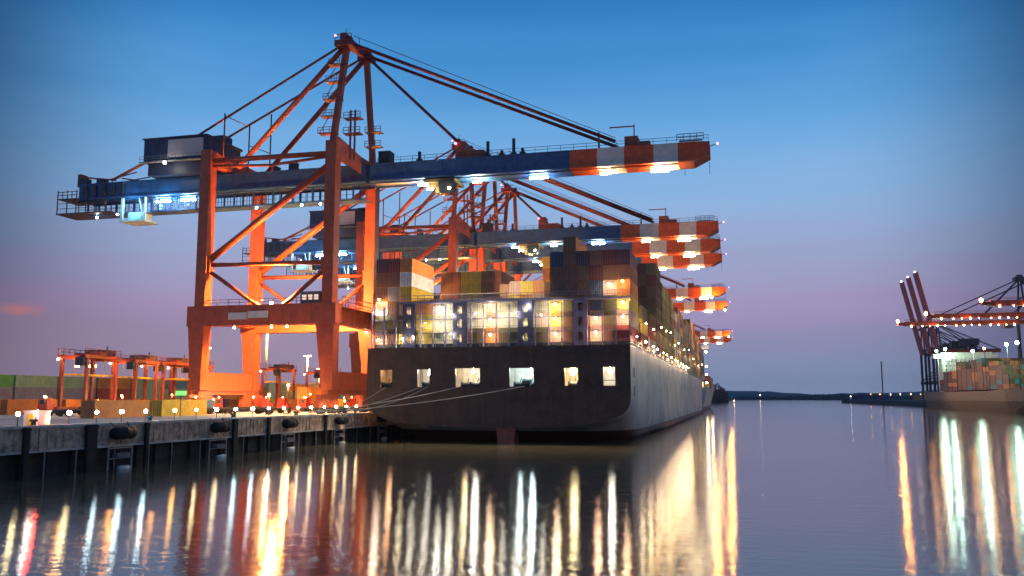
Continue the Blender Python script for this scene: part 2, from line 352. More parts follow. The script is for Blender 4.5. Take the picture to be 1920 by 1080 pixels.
# ------------------------------------------------------------------ ship-to-shore crane
def make_crane(Y0):
    Yn, Yf = Y0-10.5, Y0+10.5; XL, XW = -98.3, -72.0
    og = (-85, Y0, 4.8)
    root = empty("gantry_crane", og, "", "crane", "gantry cranes along the quay")
    def part(mb, name, m, smooth=False, par=None): 
        return mb.build(name, m, par or root, og, smooth)
    # legs
    for yy in (Yn, Yf):
        s = 1 if yy == Yn else -1
        ya, yb = (yy, yy+2.3) if s == 1 else (yy-2.3, yy)
        for x, side in ((XL, -1), (XW, 1)):
            b = MB(); x0, x1 = x-1.0, x+1.1
            b.box(x0, x1, ya, yb, 24.9, 55.4)
            for zz in (30, 35.5, 41, 46.5): b.box(x0-.04, x1+.04, ya-.04, yb+.04, zz, zz+.12)
            if side < 0: b.hexa([(x-1.15, ya, 9.2), (x+.95, ya, 9.2), (x+.95, yb, 9.2), (x-1.15, yb, 9.2), (x-2.1, ya-.1, 21.1), (x+1.3, ya-.1, 21.1), (x+1.3, yb, 21.1), (x-2.1, yb, 21.1)])
            else: b.hexa([(x-.6, ya, 9.2), (x+1.5, ya, 9.2), (x+1.5, yb, 9.2), (x-.6, yb, 9.2), (x-2.0, ya-.1, 21.1), (x+1.6, ya-.1, 21.1), (x+1.6, yb, 21.1), (x-2.0, yb, 21.1)])
            part(b, "leg", RED)
        b = MB(); b.box(XL-2.4, XW+1.9, ya-.15, yb+.05, 21.102, 24.898)
        for xx in (-95, -91, -87, -83, -79, -75): b.box(xx-.05, xx+.05, ya-.2, ya-.15, 21.2, 24.8)
        pb = part(b, "portal_beam", RED)
        b = MB(); b.rail([(XL+1.4, ya+.2, 24.9), (XW-1.4, ya+.2, 24.9)], 1.1, 2.2, .045); part(b, "railing", RED, par=None)
        ym = (ya+yb)/2
        b = MB(); b.tube((XL+1, ym, 33.8), (XW-1.0, ym, 50.8), .62, 12); part(b, "diagonal_brace", RED, True)
        b = MB(); b.tube((XL+1, ym, 32.9), (XW-.9, ym, 32.6), .42, 12); part(b, "horizontal_brace", RED, True)
        b = MB(); b.tube((XL+1, ym, 31.8), (-86.2, ym, 24.6), .40, 12); part(b, "diagonal_brace", RED, True)
        b = MB(); b.tube((XW-.9, ym, 31.4), (-81.4, ym, 24.6), .40, 12); part(b, "diagonal_brace", RED, True)
        for xx, zz in ((XL+1.15, 33), (XW-1.0, 32.2)): b = MB(); b.box(xx-.5, xx+.5, ym-.75, ym+.75, zz-1.6, zz+1.4); part(b, "gusset", RED)
        b = MB(); b.tube((XL+1, ym, 53.4), (XW-1, ym, 53.2), .5, 12); b.tube((XL+1, ym, 52.3), (-85, ym, 51.7), .3, 8); b.tube((-85, ym, 51.7), (XW-1, ym, 52.6), .3, 8)
        part(b, "top_tie", RED, True)
    for x in (XL, XW):
        b = MB(); b.box(x-.9, x+1.0, Yn-1.6, Yf+1.6, 9.21, 12.6) if False else b.box(x-.95, x+.85, Yn+2.31, Yf-2.31, 9.1, 12.5)
        b.box(x-.6, x+.6, Yn+.2, Yf-.2, 8.3, 9.09)
        part(b, "sill_beam", RED)
        for yy in (Yn+1.2, Yf-1.2):
            b = MB(); b.box(x-.5, x+.5, yy-3.6, yy+3.6, 7.2, 8.3); b.box(x-.45, x+.45, yy-4, yy-.6, 6.0, 7.18); b.box(x-.45, x+.45, yy+.6, yy+4, 6.0, 7.18)
            bo = part(b, "bogie", RED)
            w = MB()
            for d in (-3.4, -2.4, -1.2, 1.2, 2.4, 3.4): w.tube((x-.25, yy+d, 5.4), (x+.25, yy+d, 5.4), .5, 14)
            w.build("wheel", DARKST, bo, og)
    b = MB(); b.box(XW-.9, XW+1.0, Yn+2.31, Yf-2.31, 21.3, 24.3)
    for yy in range(int(Yn+3), int(Yf-2), 2): b.box(XW+1.0, XW+1.06, yy, yy+.12, 21.4, 24.2)
    part(b, "tie_beam", RED)
    b = MB(); b.box(XW+1.0, XW+2.2, Yn+2.4, Yf-2.4, 24.3, 24.4); b.rail([(XW+2.1, Yn+2.4, 24.4), (XW+2.1, Yf-2.4, 24.4)], 1.9, 1.1, .06); b.rail([(XW+1.2, Yn+2.4, 24.4), (XW+1.2, Yf-2.4, 24.4)], 1.2, 1.4, .05)
    part(b, "walkway", RED)
    b = MB(); b.box(XL-.9, XL+1.0, Yn+2.31, Yf-2.31, 22.0, 24.3); part(b, "tie_beam", RED)
    # operator's electric cabin on the portal and name boards
    b = MB(); b.box(-77.4, -73.6, Yn+.3, Yn+2.0, 25.0, 26.9); b.box(-77.6, -73.4, Yn+.1, Yn+2.2, 26.9, 27.1)
    ec = part(b, "switch_room", GREYST)
    b = MB()
    for xx in (-77, -75.8, -74.6): b.box(xx, xx+.8, Yn+.24, Yn+.3, 25.6, 26.5)
    b.build("window", emit("dim_window", (1, .7, .5), .8), ec, og)
    b = MB(); b.box(-91.8, -88.0, Yn-.28, Yn-.2, 22.2, 23.5); b.box(-87.8, -83.6, Yn-.28, Yn-.2, 22.4, 23.7)
    part(b, "name_board", WHITE)
    # cross girders at the top
    for x in (XL, XW):
        b = MB(); b.box(x-.9, x+.9, Yn+2.31, Yf-2.31, 52.9, 55.3); part(b, "cross_girder", RED)
    for ya in (Yn, Yf):
        s = 1 if ya == Yn else -1
        b = MB()
        y1 = ya+s*1.2; y2 = Y0-s*2.9
        b.hexa([(XW+1.2, ya+s*.1, 52.0), (XW+2.8, Y0-s*3.4, 50.6), (XW+2.8, Y0-s*2.8, 50.6), (XW+1.2, ya+s*1.8, 52.0),
                (XW+1.2, ya+s*.1, 56.2), (XW+2.8, Y0-s*3.4, 54.0), (XW+2.8, Y0-s*2.8, 54.0), (XW+1.2, ya+s*1.8, 56.2)])
        part(b, "hinge_bracket", mat("crane_red_light", (.62, .13, .08), .5))
    # girder + boom (box with flanges, cut panels)
    G0, G1, zb, zt = Y0-2.7, Y0+2.7, 49.0, 52.5
    def girder(x0, x1, name, m, step=7.3):
        b = MB(); b.box(x0, x1, G0, G1, zb, zt)
        b.box(x0, x1, G0-.22, G0-.002, zb+.02, zb+.32); b.box(x0, x1, G1+.002, G1+.3, zb+.02, zb+.3)
        b.box(x0, x1, G0-.12, G0-.002, zt-.2, zt-.02)
        x = x0+step
        while x < x1-1: b.box(x-.05, x+.05, G0-.06, G0-.003, zb+.33, zt-.22); x += step
        for yy in (G0+1.0, G1-1.0): b.box(x0, x1, yy-.15, yy+.15, zb-.25, zb-.004)
        return part(b, name, m)
    girder(-133.5, -68.2, "main_girder", BLUE)
    girder(-67.4, -28.3, "boom", BLUE)
    b = MB(); xs = [-28.28, -23.3, -18.4, -13.2, -8.9]
    for i, (a, c) in enumerate(zip(xs, xs[1:])):
        b.box(a, c, G0, G1, zb, zt, i % 2); b.box(a, c, G0-.22, G0-.002, zb+.02, zb+.3, i % 2)
        for yy in (G0+1.0, G1-1.0): b.box(a, c, yy-.15, yy+.15, zb-.25, zb-.004, i % 2)
    a = -8.9
    b.hexa([(a, G0, zb), (-6.2, G0, zb), (-6.2, G1, zb), (a, G1, zb), (a, G0, zt), (-6.2, G0, zt), (-6.2, G1, zt), (a, G1, zt)], 0)
    b.hexa([(-6.2, G0, zb), (-3.4, G0, zb+1.4), (-3.4, G1, zb+1.4), (-6.2, G1, zb), (-6.2, G0, zt), (-3.4, G0, zt-.1), (-3.4, G1, zt-.1), (-6.2, G1, zt)], 0)
    part(b, "boom_tip", [mat("tip_red", (.62, .09, .02), .45), mat("tip_white", (.7, .62, .55), .5, var=.1)])
    b = MB(); b.rail([(-66, G0+.2, zt), (-3.6, G0+.2, zt)], 1.1, 2.4, .035); b.rail([(-66, G1-.2, zt), (-3.6, G1-.2, zt)], 1.1, 2.4, .035)
    b.box(-4.6, -8.6, G0-.9, G0-.1, zt+.02, zt+.1); b.rail([(-9, G0-.8, zt+.05), (-4.4, G0-.8, zt+.05)], 1.2, 1.1, .05)
    for xx in (-3.6, -8.0): b.bar((xx, G1-.3, zb+1), (xx, G1-.3, zb-1.3), .09)
    part(b, "boom_railing", DARKST)
    # catwalk with hangers below the landside girder
    b = MB()
    for yy in (Y0-.9, Y0+2.4):
        b.bar((-133, yy, 46.15), (-69, yy, 46.15), .16, .22); b.bar((-133, yy, 47.2), (-69, yy, 47.2), .07)
    b.box(-133, -69, Y0-.8, Y0+2.3, 46.0, 46.08)
    x = -132.5
    k = 0
    while x < -69:
        for yy in (Y0-.9, Y0+2.4): b.bar((x, yy, 46.1), (x, yy, 49.0), .1 if k % 3 else .3)
        x += 1.45; k += 1
    part(b, "catwalk", BLUE)
    # stowage platform at the landward end
    b = MB()
    b.box(-138.5, -125, G0-.6, G1+.4, 46.1, 46.3); b.box(-138.3, -133.6, G0-.4, G1+.4, 49.3, 49.5)
    for xx in (-138.3, -135.9, -133.6, -131.2, -128.8, -126.4):
        for yy in (G0-.5, G1+.3): b.bar((xx, yy, 46.2), (xx, yy, 51.2 if xx < -131 else 49), .16)
    for z in (47.3, 48.4): 
        for yy in (G0-.5, G1+.3): b.bar((-138.3, yy, z), (-126.4, yy, z), .09)
    b.rail([(-138.3, G0-.5, 49.5), (-133.6, G0-.5, 49.5)], 1.4, 1.1, .06)
    b.box(-135.5, -134.6, Y0-1, Y0+1, 52.4, 55.2); b.box(-133.4, -131.8, G0+.2, G0+1.5, 52.52, 53.7); b.box(-129.5, -127.6, G0+.2, G0+1.6, 52.52, 53.4)
    for k in range(5): b.box(-132+k*2.2, -131.2+k*2.2, G0-.5, G0-.1, 49.6, 52.0)
    part(b, "end_platform", DARKST)
    b = MB()
    b.tube((-134, G0+.5, 54.2), (-125, G0+.5, 53.0), .18, 8); b.tube((-126, G0+.5, 53.0), (-117.4, G0+.5, 56.6), .3, 8); b.tube((-133.5, G1-.5, 53.0), (-119, G1-.5, 54.6), .14, 8); b.tube((-130, G0+.5, 52.6), (-120, G0+.5, 54.4), .14, 8)
    b.tube((-127, G1-.5, 54.6), (-118, G1-.5, 53), .14, 8)
    part(b, "cable_tray", RED)
    # landside cab under the girder
    b = MB(); b.box(-123.2, -122.7, G0+.2, G0+.8, 44.2, 49.0); b.box(-117.6, -117.3, G0+.2, G0+.6, 44.2, 49); b.box(-123.2, -117.2, G0, Y0+2, 43.9, 44.2)
    b.bar((-117.6, G0+.3, 44.4), (-118.9, G0+.3, 48.8), .2)
    b.box(-121.8, -118.4, G0+.8, Y0+1.4, 44.22, 46.0)
    part(b, "hoist_platform", mat("pale_cyan_lit", (.45, .62, .66), .5))  # cyan lamp light put into the platform's colour
    # machinery house
    b = MB(); hx0, hx1, hy0, hy1 = -116.0, -101.6, Y0-5.5, Y0+7.0
    b.box(hx0, hx1, hy0, hy1, 55.2, 60.0); b.box(hx0+.6, hx1-.5, hy0+.8, hy1-.8, 52.7, 55.2)
    x = hx0+.8
    while x < hx1: b.box(x, x+.08, hy0-.05, hy0-.002, 55.3, 59.9); x += .9
    mh = part(b, "machinery_house", HOUSEB)
    b = MB(); b.hexa([(hx0-.3, hy0-.3, 60.002), (hx1+.3, hy0-.3, 60.002), (hx1+.3, hy1+.3, 60.002), (hx0-.3, hy1+.3, 60.002), (hx0-.3, hy0-.3, 60.25), (hx1+.3, hy0-.3, 60.25), (hx1+.3, hy1+.3, 60.5), (hx0-.3, hy1+.3, 60.5)])
    b.box(-104.5, -101.8, Y0+1, Y0+4, 60.4, 62.0); b.tube((-113, Y0-3, 60.2), (-113, Y0-3, 60.9), .4, 10); b.tube((-109.4, Y0-3, 60.2), (-109.4, Y0-3, 60.9), .4, 10)
    b.build("roof", HOUSEB, mh, og)
    b = MB(); b.box(-110.3, -102.2, hy0-.16, hy0-.06, 55.9, 59.6); b.build("sign_board", PINKW, mh, og)
    b = MB(); b.box(hx0-.4, hx1+.4, hy0-.9, hy0-.06, 55.0, 55.18); b.rail([(hx0-.3, hy0-.85, 55.18), (hx1+.3, hy0-.85, 55.18)], 1.1, 1.6, .03); b.build("balcony", GREYST, mh, og)
    # diagonals of the A-frame etc.
    NA, FA = (-71.6, Y0-5.2, 76.2), (-71.6, Y0+4.0, 77.0)
    b = MB(); b.bar((XW, Yn+1.1, 55.4), NA, 1.0, 1.1); part(b, "mast_leg", RED)
    b = MB(); b.bar((XW, Yf-1.1, 55.3), FA, 1.0, 1.1); part(b, "mast_leg", RED)
    for A, yy in ((NA, Y0-5.0), (FA, Y0+4.2)):
        b = MB(); b.tube(A, (-94.6, yy, 52.9), .52, 10); part(b, "back_leg", RED, True)
        b = MB(); b.tube((A[0]-1, A[1]-.2, A[2]-.3), (-106.5, yy+(1.8 if A is NA else -.9), 60.2), .24, 8); part(b, "backstay", RED, True)
        b = MB(); zz = 64.0 if A is NA else 64.4
        b.tube((-97.4, yy-.9, 52.6), (-97.4, yy-.9, zz), .15, 8)
        if A is FA: b.tube((-92.4, yy-.9, 52.6), (-92.4, yy-.9, 66.4), .15, 8); b.tube((-97.4, yy-.9, 60), (-92.4, yy-.9, 58), .1, 6)
        else: b.tube((-97.4, yy-.9, zz-.4), (-97.4, Y0+3.3, zz), .1, 6)
        part(b, "stay_post", RED, True)
    b = MB(); b.box(-73.4, -69.8, Y0-7.2, Y0-3.6, 75.2, 76.3); b.box(-73.0, -70.2, Y0+2.6, Y0+5.6, 76.2, 77.3); b.bar(NA, FA, .9, 1.2)
    b.box(-72.6, -71.4, Y0-6.4, Y0-5.0, 76.3, 78.0); b.box(-71.8, -70.8, Y0+2.8, Y0+4.6, 77.3, 78.6)
    b.tube((-72.4, Y0-5, 76.8), (-70.8, Y0-5, 76.8), .9, 12); b.tube((-72.4, Y0+3.6, 77.8), (-70.8, Y0+3.6, 77.8), .9, 12)
    b.rail([(-73.3, Y0-7.1, 76.3), (-69.9, Y0-7.1, 76.3)], 1.1, 1.1, .05); b.bar((-72, Y0-5, 78), (-72, Y0-5, 79.4), .1); b.bar((-71, Y0-1, 77), (-71, Y0-1, 79), .1)
    part(b, "apex_head", mat("crane_dark_red", (.25, .03, .03), .5))
    # mast ladder platforms
    b = MB()
    for t in (.08, .25, .42, .6, .78):
        c = Vector((XW, Yn+1.1, 55.4)).lerp(Vector(NA), t)
        b.box(c.x-3.0, c.x+.6, c.y-.9, c.y+.9, c.z-.08, c.z+.06); b.rail([(c.x-3, c.y-.85, c.z), (c.x+.5, c.y-.85, c.z)], 1.1, 1.1, .045)
    for t in (.08, .25, .42, .6):
        c = Vector((XW, Yn+1.1, 55.4)).lerp(Vector(NA), t); d = Vector((XW, Yn+1.1, 55.4)).lerp(Vector(NA), t+.17)
        b.bar((c.x-2.8, c.y-.6, c.z), (d.x-1.2, d.y-.6, d.z), .35, .1); b.bar((d.x-1.2, d.y-.6, d.z), (d.x-1.2, d.y-.6, d.z+1.1), .07)
    part(b, "mast_ladder", RED)
    for x0, yy, zz, px_ in ((-69.4, Y0-6.5, (57.4, 60.4), (-69.9, -69)), (-70.6, Y0+6.2, (58.5, 61.5), (-71.4,))):
        b = MB()
        for z in zz: b.box(x0-1.6, x0+1.8, yy-.9, yy+.9, z, z+.14); b.rail([(x0-1.6, yy-.85, z+.1), (x0+1.8, yy-.85, z+.1)], 1.1, .9, .05)
        for x1 in px_: b.bar((x1, yy, 52.5), (x1, yy, 62.2), .3)
        part(b, "service_platform", RED)
    # forestays
    for A, yy, tag_ in ((NA, Y0-4.2, 0), (FA, Y0+3.9, 1)):
        for dz, r in ((0, .33), (1.7, .06)):
            b = MB(); b.tube((A[0]+1.2, A[1], A[2]+dz-.2), (-20.0, yy*.5+Y0*.5, 53.7+dz*.4), r, 8); part(b, "forestay", mat("stay_dark_red", (.22, .03, .03), .5), True)
    b = MB(); b.tube((FA[0]+1.2, FA[1]-1, FA[2]-1), (-48.6, Y0, 54.6), .3, 8); part(b, "inner_forestay", MC["stay_dark_red"], True)
    b = MB(); b.box(-50.5, -48.6, Y0-1.6, Y0+1.6, 52.51, 56.0); b.box(-48.6, -45.0, Y0-1.4, Y0+1.4, 52.51, 54.2); b.hexa([(-45, Y0-1.2, 52.51), (-43.2, Y0-1.2, 52.51), (-43.2, Y0+1.2, 52.51), (-45, Y0+1.2, 52.51), (-45, Y0-1.2, 54), (-43.6, Y0-1.2, 53), (-43.6, Y0+1.2, 53), (-45, Y0+1.2, 54)])
    part(b, "stay_bracket", RED)
    b = MB(); b.box(-18.4, -16.0, Y0-1.8, Y0+1.8, 52.51, 54.6); b.bar((-23.0, G0+.6, 52.5), (-23.0, G0+.6, 55.6), .3); b.bar((-16.6, G0+.6, 54.4), (-16.6, G0+.6, 56.6), .2); b.bar((-21.0, G0+.6, 56.3), (-16.5, G0+.6, 56.3), .2); b.box(-15.8, -13.9, Y0-1.2, Y0+1.2, 52.51, 53.7)
    part(b, "stay_bracket", RED)
    for xx, h in ((-57.6, 2.0), (-44.0, 3.0), (-41.3, 1.1), (-39.0, 3.2), (-37.3, 1.2)):
        b = MB(); b.box(xx-.25, xx+.25, G0+.6, G0+1.1, 52.51, 52.5+h); b.box(xx-.55, xx+.55, G0+.5, G0+1.2, 52.5, 53.0); part(b, "boom_post", DARKST)
    for x0, x1, y1, z1 in ((-65.9, -63.6, Y0+.2, 54.9), (-85, -83.6, G0+2, 54.0), (-88.4, -87.6, G0+2, 53.4)):
        b = MB(); b.box(x0, x1, G0+.4, y1, 52.51, z1); b.box(x0-.1, x1+.1, G0+.3, y1+.1, z1, z1+.12); part(b, "equipment_box", DARKST)
    # trolley with operator cab
    b = MB(); b.box(-56.5, -50.2, G0-.2, G1+.2, 48.1, 48.7); b.box(-55.6, -51.4, G0+.6, G1-.6, 47.2, 48.1); b.box(-54.6, -53.8, Y0-1, Y0+1, 46.4, 47.2)
    tr = part(b, "trolley", mat("trolley_dark", (.12, .10, .06), .6))
    b = MB(); b.hexa([(-53.2, G0-.1, 45.9), (-50.9, G0-.1, 45.9), (-50.9, G0+2.2, 45.9), (-53.2, G0+2.2, 45.9), (-53.4, G0-.3, 48.09), (-50.4, G0-.3, 48.09), (-50.4, G0+2.2, 48.09), (-53.4, G0+2.2, 48.09)])
    b.build("cab", GLASS, tr, og)
    b = MB()
    for x in (-55.4, -54.6, -51.2): b.tube((x, G0-.3, 46.9), (x, G0-.3, 46.6), .22, 8)
    b.build("lamp", E_WARM, tr, og)
    point("trolley_light", (-55.2, G0-.6, 46.2), 1500, C_WARM, .3, root, og)
    point("hoist_fill_light", (-112, G0-1.4, 47.3), 1100, (.35, .85, 1), .3, root, og)  # cyan fill points added to light the hoist platform and catwalk
    point("hoist_fill_light", (-120.2, G0-1.2, 47.2), 900, (.35, .85, 1), .3, root, og)
    # floodlights: (x, y, z, length, material, colour, watts)
    fls = [(-57.0, 2.5, E_COLD, C_COLD, 16000), (-46.5, 1.8, E_WARM, C_WARM, 52000), (-34.5, 3.6, E_COLD, C_COLD, 16000), (-22.0, 2.2, E_WARM, C_WARM, 9000), (-12.2, 3.4, E_WARM, C_WARM, 24000), (-114.5, 3.6, E_COLD, (.4, .88, 1), 16000), (-108.5, 3.6, E_COLD, (.4, .88, 1), 16000)]
    for x, ln, em, cc, wt in fls:
        yy = Y0-.6
        b = MB(); b.bar((x-ln/2, yy, zb-.3), (x+ln/2, yy, zb-.3), .1); b.bar((x, yy, zb-.3), (x, yy, zb), .12); b.bar((x-ln/2, yy, zb-.75), (x-ln/2, yy, zb), .1); b.bar((x+ln/2, yy, zb-.75), (x+ln/2, yy, zb), .1)
        fo = part(b, "floodlight", GREYST)
        b = MB(); b.tube((x-ln/2+.1, yy, zb-.75), (x+ln/2-.1, yy, zb-.75), .34 if x == -12.2 else .2, 8); b.build("lens", em, fo, og)
        point("flood_light", (x, yy, zb-1.1), wt, cc, .3, root, og, 110, (x, yy, 0))
        point("wash_light", (x, yy, zb-1.9), wt*.16, cc, .3, root, og, 165, (x, yy+.01, 90))
    b = MB(); b.tube((-110.0, hy0-1.2, 54.6), (-110.0, hy0-.7, 54.7), .3, 10); fo = part(b, "floodlight", DARKST)
    b = MB(); b.ball((-110.0, hy0-1.3, 54.6), .32); b.build("lens", E_WHITE, fo, og)
    point("flood_light", (-110.0, hy0-2.2, 54.0), 260, C_WHT, .3, root, og)
    # sodium lamp on the portal
    b = MB(); b.bar((-84, Yn+1.6, 24.9), (-84, Yn+1.6, 25.6), .12); b.box(-84.5, -83.5, Yn+1.4, Yn+1.8, 25.6, 25.75); fo = part(b, "floodlight", DARKST)
    b = MB(); b.ball((-84, Yn+1.6, 25.35), .36); b.build("lens", E_SOD, fo, og)
    point("flood_light", (-84, Yn+3.2, 26.6), 62000, C_SOD, .4, root, og)
    point("flood_light", (-84, Yn+3.0, 25.6), 70000, C_SOD, .4, root, og, 165, (-84, Yn+40, 22))
    for x, yy in ((-91, Yn+.6), (-83.6, Yn+1.2), (-80, Yn+.4), (-80.6, Yf-1), (-72, Yf-3)):
        b = MB(); b.box(x-.3, x+.3, yy-.2, yy+.2, 20.95, 21.09); fo = part(b, "portal_lamp", DARKST)
        b = MB(); b.ball((x, yy, 20.75), .2); b.build("lens", E_WARM, fo, og)
        if Y0 < 240 and x != -72: point("portal_light", (x, yy, 20.3), 26000 if x == -91 else 6000, C_SOD if x == -91 else C_WARM, .3, root, og, 140, (x, yy-2, 0))
    for x, z in ((-92.5, 45.6), (-82.5, 45.6), (-78.5, 45.6), (-130, 45.5), (-125, 45.9), (-134.4, 51.4)):
        b = MB(); b.ball((x, Y0-1.1, z), .22); part(b, "walkway_lamp", E_WHITE, True)
    b = MB(); b.bar((-3.4, Y0, 52.2), (-2.2, Y0-.4, 52.5), .12); b.ball((-2.1, Y0-.4, 52.5), .22, 1); b.ball((-73.3, Y0-7, 77.3), .24, 1); b.ball((-50.4, Y0-1.8, 55.6), .24, 1)
    part(b, "aviation_light", [DARKST, E_PINK])
    return root
crane = make_crane(156.5)
reg(crane)
# Fast child lookup for copies
cy = [156.5, 229, 255, 281, 368, 424, 612, 678]
cl_ = ["big red and blue gantry crane nearest the camera, portal standing astern of the ship",
       "red gantry crane second along the quay, directly behind the nearest one",
       "red gantry crane third along the quay, its striped boom tip middle of the close three",
       "red gantry crane fourth along the quay, its striped boom tip lowest of the close three",
       "gantry crane fifth along the quay, boom tip glowing over the ship's starboard containers",
       "gantry crane sixth along the quay, boom tip just below the fifth one's",
       "distant gantry crane with small orange boom tip, seventh along the quay",
       "most distant small gantry crane, last along the quay on the left"]
tag(crane, cl_[0])
def tip_lamp(c, x=-7.0):
    b = MB(); b.ball((x+85, -3.6, 43.6), .5); o = b.build("tip_lamp", E_SOD, c, (0, 0, 0), True)
    point("tip_light", (x+85, -4.8, 43.0), 9000, C_SOD, .4, c)
for yy, lb in list(zip(cy, cl_))[1:]:
    c = copy_tree(crane); c.location = (-85, yy, 4.8); tag(c, lb)
    c["group"] = "gantry cranes along the quay"
    if yy in (368, 424, 612): tip_lamp(c, -9.0 if yy == 368 else -4.6)

# ------------------------------------------------------------------ container ship
SX0, SX1, SY = -64.6, -17.2, 148.0
CX = (SX0+SX1)/2; HB = (SX1-SX0)/2
def make_hull(y0, y1, deck, name_parent, og, openings):
    ys = [0, 3, 7, 12, 18, 26, 36, 48, 62, 80, 110, 160, 220, y1-y0-60, y1-y0-45, y1-y0-30, y1-y0-16, y1-y0-6, y1-y0]
    Ls = y1-y0
    def prof(s):
        n = 14
        f = min(1, s/70.0)
        zc = 2.75-6.5*min(1, s/22.0); zt = 8.6-6.8*min(1, (s/78.0))**.8
        b = HB
        bow = max(0, (s-(Ls-62))/62.0)
        bw = b*(1-bow**2.2); bl = b*(1-min(1, bow*1.25)**1.6)
        pw = 3.4-1.2*min(1, s/60)
        pts = []
        for k in range(n+1):
            t = math.pi/2*k/n
            x = (math.sin(t)**(2/pw))*1.0; z = zc+(zt-zc)*(1-math.cos(t)**(2/pw))
            pts.append((x*(bl if bow > 0 else b), z))
        for k in range(1, 5): 
            u = k/4; pts.append(((bl+(bw-bl)*u) if bow > 0 else b, zt+(deck-zt)*u+(3*bow if k == 4 else 0)))
        return pts
    rows = [prof(s) for s in ys]; m = MB(); cols = len(rows[0])
    for sgn in (-1, 1):
        base = len(m.v)
        for r, s in zip(rows, ys):
            for x, z in r: m.v.append((CX+sgn*x, y0+s, z))
        for i in range(len(ys)-1):
            for j in range(cols-1):
                q = (base+i*cols+j, base+i*cols+j+1, base+(i+1)*cols+j+1, base+(i+1)*cols+j)
                zmean = (rows[i][j][1]+rows[i][j+1][1]+rows[i+1][j][1]+rows[i+1][j+1][1])/4
                m.f.append(q if sgn > 0 else q[::-1]); m.m.append(0)
    # deck
    for i in range(len(ys)-1):
        a, b_ = rows[i][-1], rows[i+1][-1]
        m.face([(CX-a[0], y0+ys[i], a[1]), (CX+a[0], y0+ys[i], a[1]), (CX+b_[0], y0+ys[i+1], b_[1]), (CX-b_[0], y0+ys[i+1], b_[1])], 0)
    hull = m.build("hull", [HULLS, HULLR], name_parent, og, True)
    # transom with real openings: column-wise strips
    t = MB(); ft = rows[0]
    def bottom(x):
        ax = abs(x-CX)
        for (xa, za), (xb, zb) in zip(ft, ft[1:]):
            if xa <= ax <= xb and xb > xa: return za+(zb-za)*(ax-xa)/(xb-xa)
        return ft[-1][1] if ax > HB else ft[0][1]
    xs = sorted(set([CX+s*x for x, z in ft for s in (-1, 1)]+[o[k] for o in openings for k in (0, 1)]+[SX0, SX1]+[CX+d for d in range(-22, 23, 4)]))
    xs = [x for i, x in enumerate(xs) if i == 0 or x-xs[i-1] > 1e-4]
    th = .35
    for xa, xb in zip(xs, xs[1:]):
        mid = (xa+xb)/2; op = [o for o in openings if o[0] <= mid <= o[1]]
        za, zb = bottom(xa+1e-6), bottom(xb-1e-6)
        if op:
            o = op[0]
            t.face([(xa, y0-.02, za), (xb, y0-.02, zb), (xb, y0-.02, o[2]), (xa, y0-.02, o[2])])
            t.face([(xa, y0-.02, o[3]), (xb, y0-.02, o[3]), (xb, y0-.02, deck), (xa, y0-.02, deck)])
            t.face([(xa, y0-.02, o[2]), (xb, y0-.02, o[2]), (xb, y0+th, o[2]), (xa, y0+th, o[2])])
            t.face([(xa, y0-.02, o[3]), (xb, y0-.02, o[3]), (xb, y0+th, o[3]), (xa, y0+th, o[3])])
        else: t.face([(xa, y0-.02, za), (xb, y0-.02, zb), (xb, y0-.02, deck), (xa, y0-.02, deck)])
    for o in openings:
        for x in (o[0], o[1]): t.face([(x, y0-.02, o[2]), (x, y0+th, o[2]), (x, y0+th, o[3]), (x, y0-.02, o[3])])
        # raised rim of each opening
        for (a, b2, c, d) in ((o[0]-.14, o[1]+.14, o[3], o[3]+.14), (o[0]-.14, o[1]+.14, o[2]-.14, o[2])): t.box(a, b2, y0-.1, y0-.022, c, d)
    t.box(SX0, SX1, y0-.1, y0-.024, deck-.35, deck+.02)
    for z in (8.9, 13.6): t.box(SX0+2, SX1-2, y0-.05, y0-.023, z, z+.07)
    for x in range(-62, -18, 4): t.box(x+.6, x+.66, y0-.045, y0-.022, 8.97, 9.4); t.box(x+.6, x+.66, y0-.045, y0-.022, 13.68, deck-.36)
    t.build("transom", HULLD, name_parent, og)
    return hull
sog = (CX, SY, 0)
ship = empty("container_ship", sog, "huge dark-sterned container ship moored at the left quay, seen from astern", "ship")
opens = [(-62.1, -59.8, 9.55, 12.7), (-55.0, -52.7, 9.65, 12.7), (-47.9, -43.4, 9.65, 12.85), (-38.1, -33.8, 9.65, 12.8), (-28.4, -26.1, 9.75, 12.75), (-21.8, -19.8, 9.75, 12.85)]
make_hull(SY, 515, 16.6, ship, sog, opens)
def sp(mb, name, m, smooth=False, par=None): return mb.build(name, m, par or ship, sog, smooth)
# mooring deck interior
b = MB(); b.box(SX0+.7, SX1-.7, SY+8.0, SY+8.2, 9.0, 14.4); b.box(SX0+.7, SX1-.7, SY+.4, SY+8, 8.8, 9.0); b.box(SX0+.7, SX1-.7, SY+.4, SY+8, 14.2, 14.4)
for x in (-64.0, -57.4, -50.3, -40.7, -31, -24, -18): b.box(x-.12, x+.12, SY+.6, SY+8, 9.0, 14.2)
for x in range(-63, -18, 2): b.box(x, x+.12, SY+7.7, SY+8, 9, 14.2)
sp(b, "mooring_deck", TAN)
b = MB()
for x in (-53.6, -46.4, -44.6, -36.8, -34.8, -27.2, -61.4):
    b.tube((x-.7, SY+1.8, 9.9), (x+.7, SY+1.8, 9.9), .55, 12); b.box(x-.9, x-.7, SY+1.2, SY+2.4, 9.0, 10.5); b.box(x+.7, x+.9, SY+1.2, SY+2.4, 9, 10.5); b.bar((x, SY+2.0, 10), (x+.4, SY+2, 11.1), .15)
b.tube((-36.0, SY+1.2, 10.2), (-34.6, SY+1.2, 10.2), .8, 12)
for x in (-20.9, -20.7): b.box(x-.9, x+.9, SY+1, SY+1.1, 10.6+.0, 10.72)
